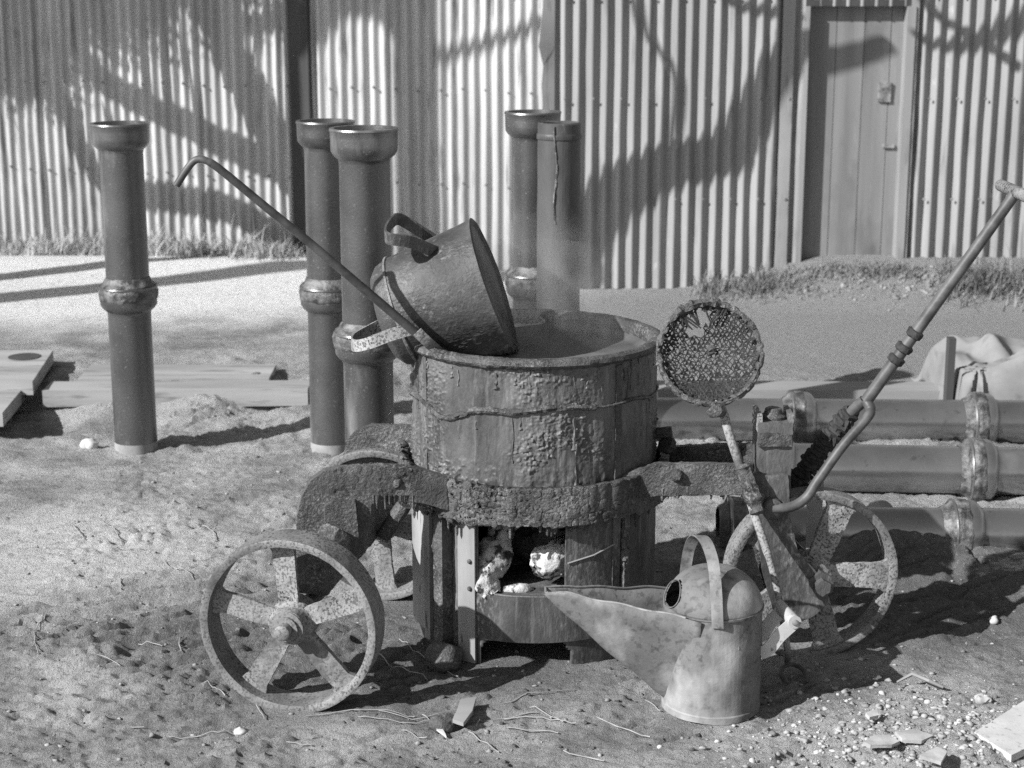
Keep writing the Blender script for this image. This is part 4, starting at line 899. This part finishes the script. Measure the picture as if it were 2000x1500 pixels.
f3 = tri(a * 2.7 + c_ * 1.7 + wrp * .9 + .3)
h = (.12 + .13 * a + .08 * f1 * sstep(0, .35, rad_) + .05 * f2 + .045 * f3 + .008 * fbm(p * 4, 2, 79)) * sstep(0, .10, c_) * sstep(1.0, .65, c_) * sstep(0, .03, a) + .02
V = np.stack([x0 + (x1 - x0) * a + .02 * wrp, y0 + (y1 - y0) * c_ + .04 * f1, h], 1)
o = link('canvas_sheet', npmesh('canvas_sheet', V, gridfaces(90, 110)), 'canvas'); tag(o, 'crumpled pale canvas sheet heaped behind the laid pipes', 'canvas'); md_ = o.modifiers.new('thickness', 'SOLIDIFY'); md_.thickness = .004
# pale slab in the near corner, shards, chips, stones
m = MB(); poly = [atz(1903, 1436, .05), atz(1975, 1482, .05), atz(2080, 1430, .05), atz(2010, 1368, .05)]; m.plate(poly, (0, .1, 1), .018); m.rough(.05, .001, 6, 3)
tag(m.build('flat_slab', 'slab_pale', None), 'flat pale slab corner lying on the rubble', 'slab')
def shard(uv, lab, name='stone_shard', mat='stone_pale', z=.02, th=.012, cat='stone', tilt=(0, -.3, 1)):
    c = sum((atz(u, v, 0) for u, v in uv), Vector()) / len(uv); zz = gh(c.x, c.y) + z; m = MB(); m.plate([atz(u, v, zz) for u, v in uv], tilt, th); m.rough(.02, .003, 20, int(uv[0][0]))
    return tag(m.build(name, mat, None), lab, cat)
shard([(1686, 1452), (1706, 1440), (1735, 1438), (1758, 1450), (1742, 1458), (1700, 1458)], 'long pale shard lying flat among the rubble')
shard([(1748, 1432), (1785, 1428), (1822, 1440), (1800, 1450), (1762, 1446)], 'broad broken shard beside the long pale one')
shard([(1795, 1478), (1830, 1462), (1850, 1470), (1838, 1492)], 'small tilted shard close to the flat slab')
shard([(1690, 1395), (1712, 1388), (1716, 1400), (1698, 1404)], 'tiny pale chip above the long shard')
for uv, lab, r, mat in (((470, 1444), 'rounded white flint on bare soil in front of the spoked wheel', .014, 'slab_pale'), ((180, 884), 'pale angular stone beside the lone pipe pair', .03, 'stone_pale'), ((1920, 1382), 'rough stone resting against the flat slab', .02, 'stone_pale'),
                        ((860, 1300), 'dark tarry lump at the foot of the boiler rib', .05, 'tar'), ((868, 1420), 'black tar clod among straws before the boiler', .032, 'tar'), ((1720, 1012), 'small clod on the spoil beside wheel rim', .04, 'timber_grey'), ((1940, 1215), 'pale pebble on dark soil beyond the rubble', .014, 'slab_pale')):
    q = atz(*uv); m = MB(); bm = bmesh.new(); bmesh.ops.create_icosphere(bm, subdivisions=2, radius=r); m.add([v.co.copy() for v in bm.verts], [tuple(v.index for v in f.verts) for f in bm.faces]); bm.free()
    m.v = [Vector((v.x * 1.2, v.y, v.z * .75)) for v in m.v]; m.rough(r * .5, r * .9, .9 / r, int(uv[0])); m.v = [v + Vector((q.x, q.y, gh(q.x, q.y) + r * .35)) for v in m.v]
    tag(m.build('stone' if mat != 'tar' else 'tar_lump', mat, None), lab, 'stone' if mat != 'tar' else 'tar')
shard([(884, 1408), (900, 1370), (930, 1364), (922, 1392), (905, 1415)], 'flat splinter of wood standing askew in front of boiler', 'wood_chip', 'timber_grey', .02, .012, 'wood chip')
shard([(845, 1420), (858, 1402), (862, 1420), (872, 1440)], 'narrow pointed chip beside the black tar clod', 'wood_chip', 'chip', .012, .008, 'wood chip')
m = MB(); q = [atz(1752, 1332, .03), atz(1782, 1316, .05), atz(1815, 1330, .045), atz(1842, 1342, .03)]; m.tube(q, [.003, .0055, .006, .004], 6, jit=.2); tag(m.build('bent_twig', 'timber_grey', None), 'bent pale twig propped on the rubble', 'twig')
m = MB(); c = aty(1592, 968, 5.35); m.box((c.x, c.y, .16), (.045, .04, .3)); m.rough(.02, .006, 20, 3); tag(m.build('stake', 'timber_grey', None), 'short pale stake standing behind the steering wheel rim', 'stake')
STR = [[(597, 1402), (710, 1396), (810, 1398)], [(740, 1398), (830, 1403), (1000, 1372), (1120, 1355)], [(825, 1395), (872, 1446)], [(915, 1437), (975, 1472)], [(985, 1403), (1060, 1410), (1125, 1422)], [(1035, 1386), (1100, 1420)], [(990, 1427), (1090, 1438)],
       [(1165, 1407), (1270, 1450)], [(785, 1433), (835, 1446)], [(740, 1283), (775, 1304), (835, 1325)], [(700, 1408), (800, 1416), (850, 1408)], [(930, 1420), (960, 1405), (1050, 1400)], [(330, 1447), (400, 1449), (460, 1444)], [(400, 1342), (420, 1350), (440, 1365)],
       [(495, 1372), (517, 1408)], [(255, 1422), (282, 1424)], [(318, 1105), (345, 1120), (378, 1130)], [(200, 1028), (225, 1048), (238, 1070)], [(220, 1078), (292, 1082)], [(395, 1040), (415, 1050), (422, 1065)], [(235, 1130), (236, 1155)], [(75, 1290), (68, 1240), (90, 1212)],
       [(270, 1258), (318, 1272)], [(355, 1285), (350, 1262), (358, 1246)], [(190, 1293), (235, 1308)], [(140, 1030), (165, 1062)], [(780, 1258), (830, 1285), (895, 1325)], [(1100, 1475), (1180, 1493)], [(560, 1462), (610, 1468)], [(1260, 1370), (1290, 1388)]]
for s_ in STR:
    P = smooth_path([atz(u, v, 0) for u, v in s_], 5); P = [Vector((p.x, p.y, gh(p.x, p.y) + .005 + .004 * random.random())) for p in P]
    m = MB(); m.tube(P, .0012 + .0007 * random.random(), 5); tag(m.build('straw', 'straw', None), 'thin dry straw lying on the trampled soil', 'straw', 'dry straws strewn on the ground')
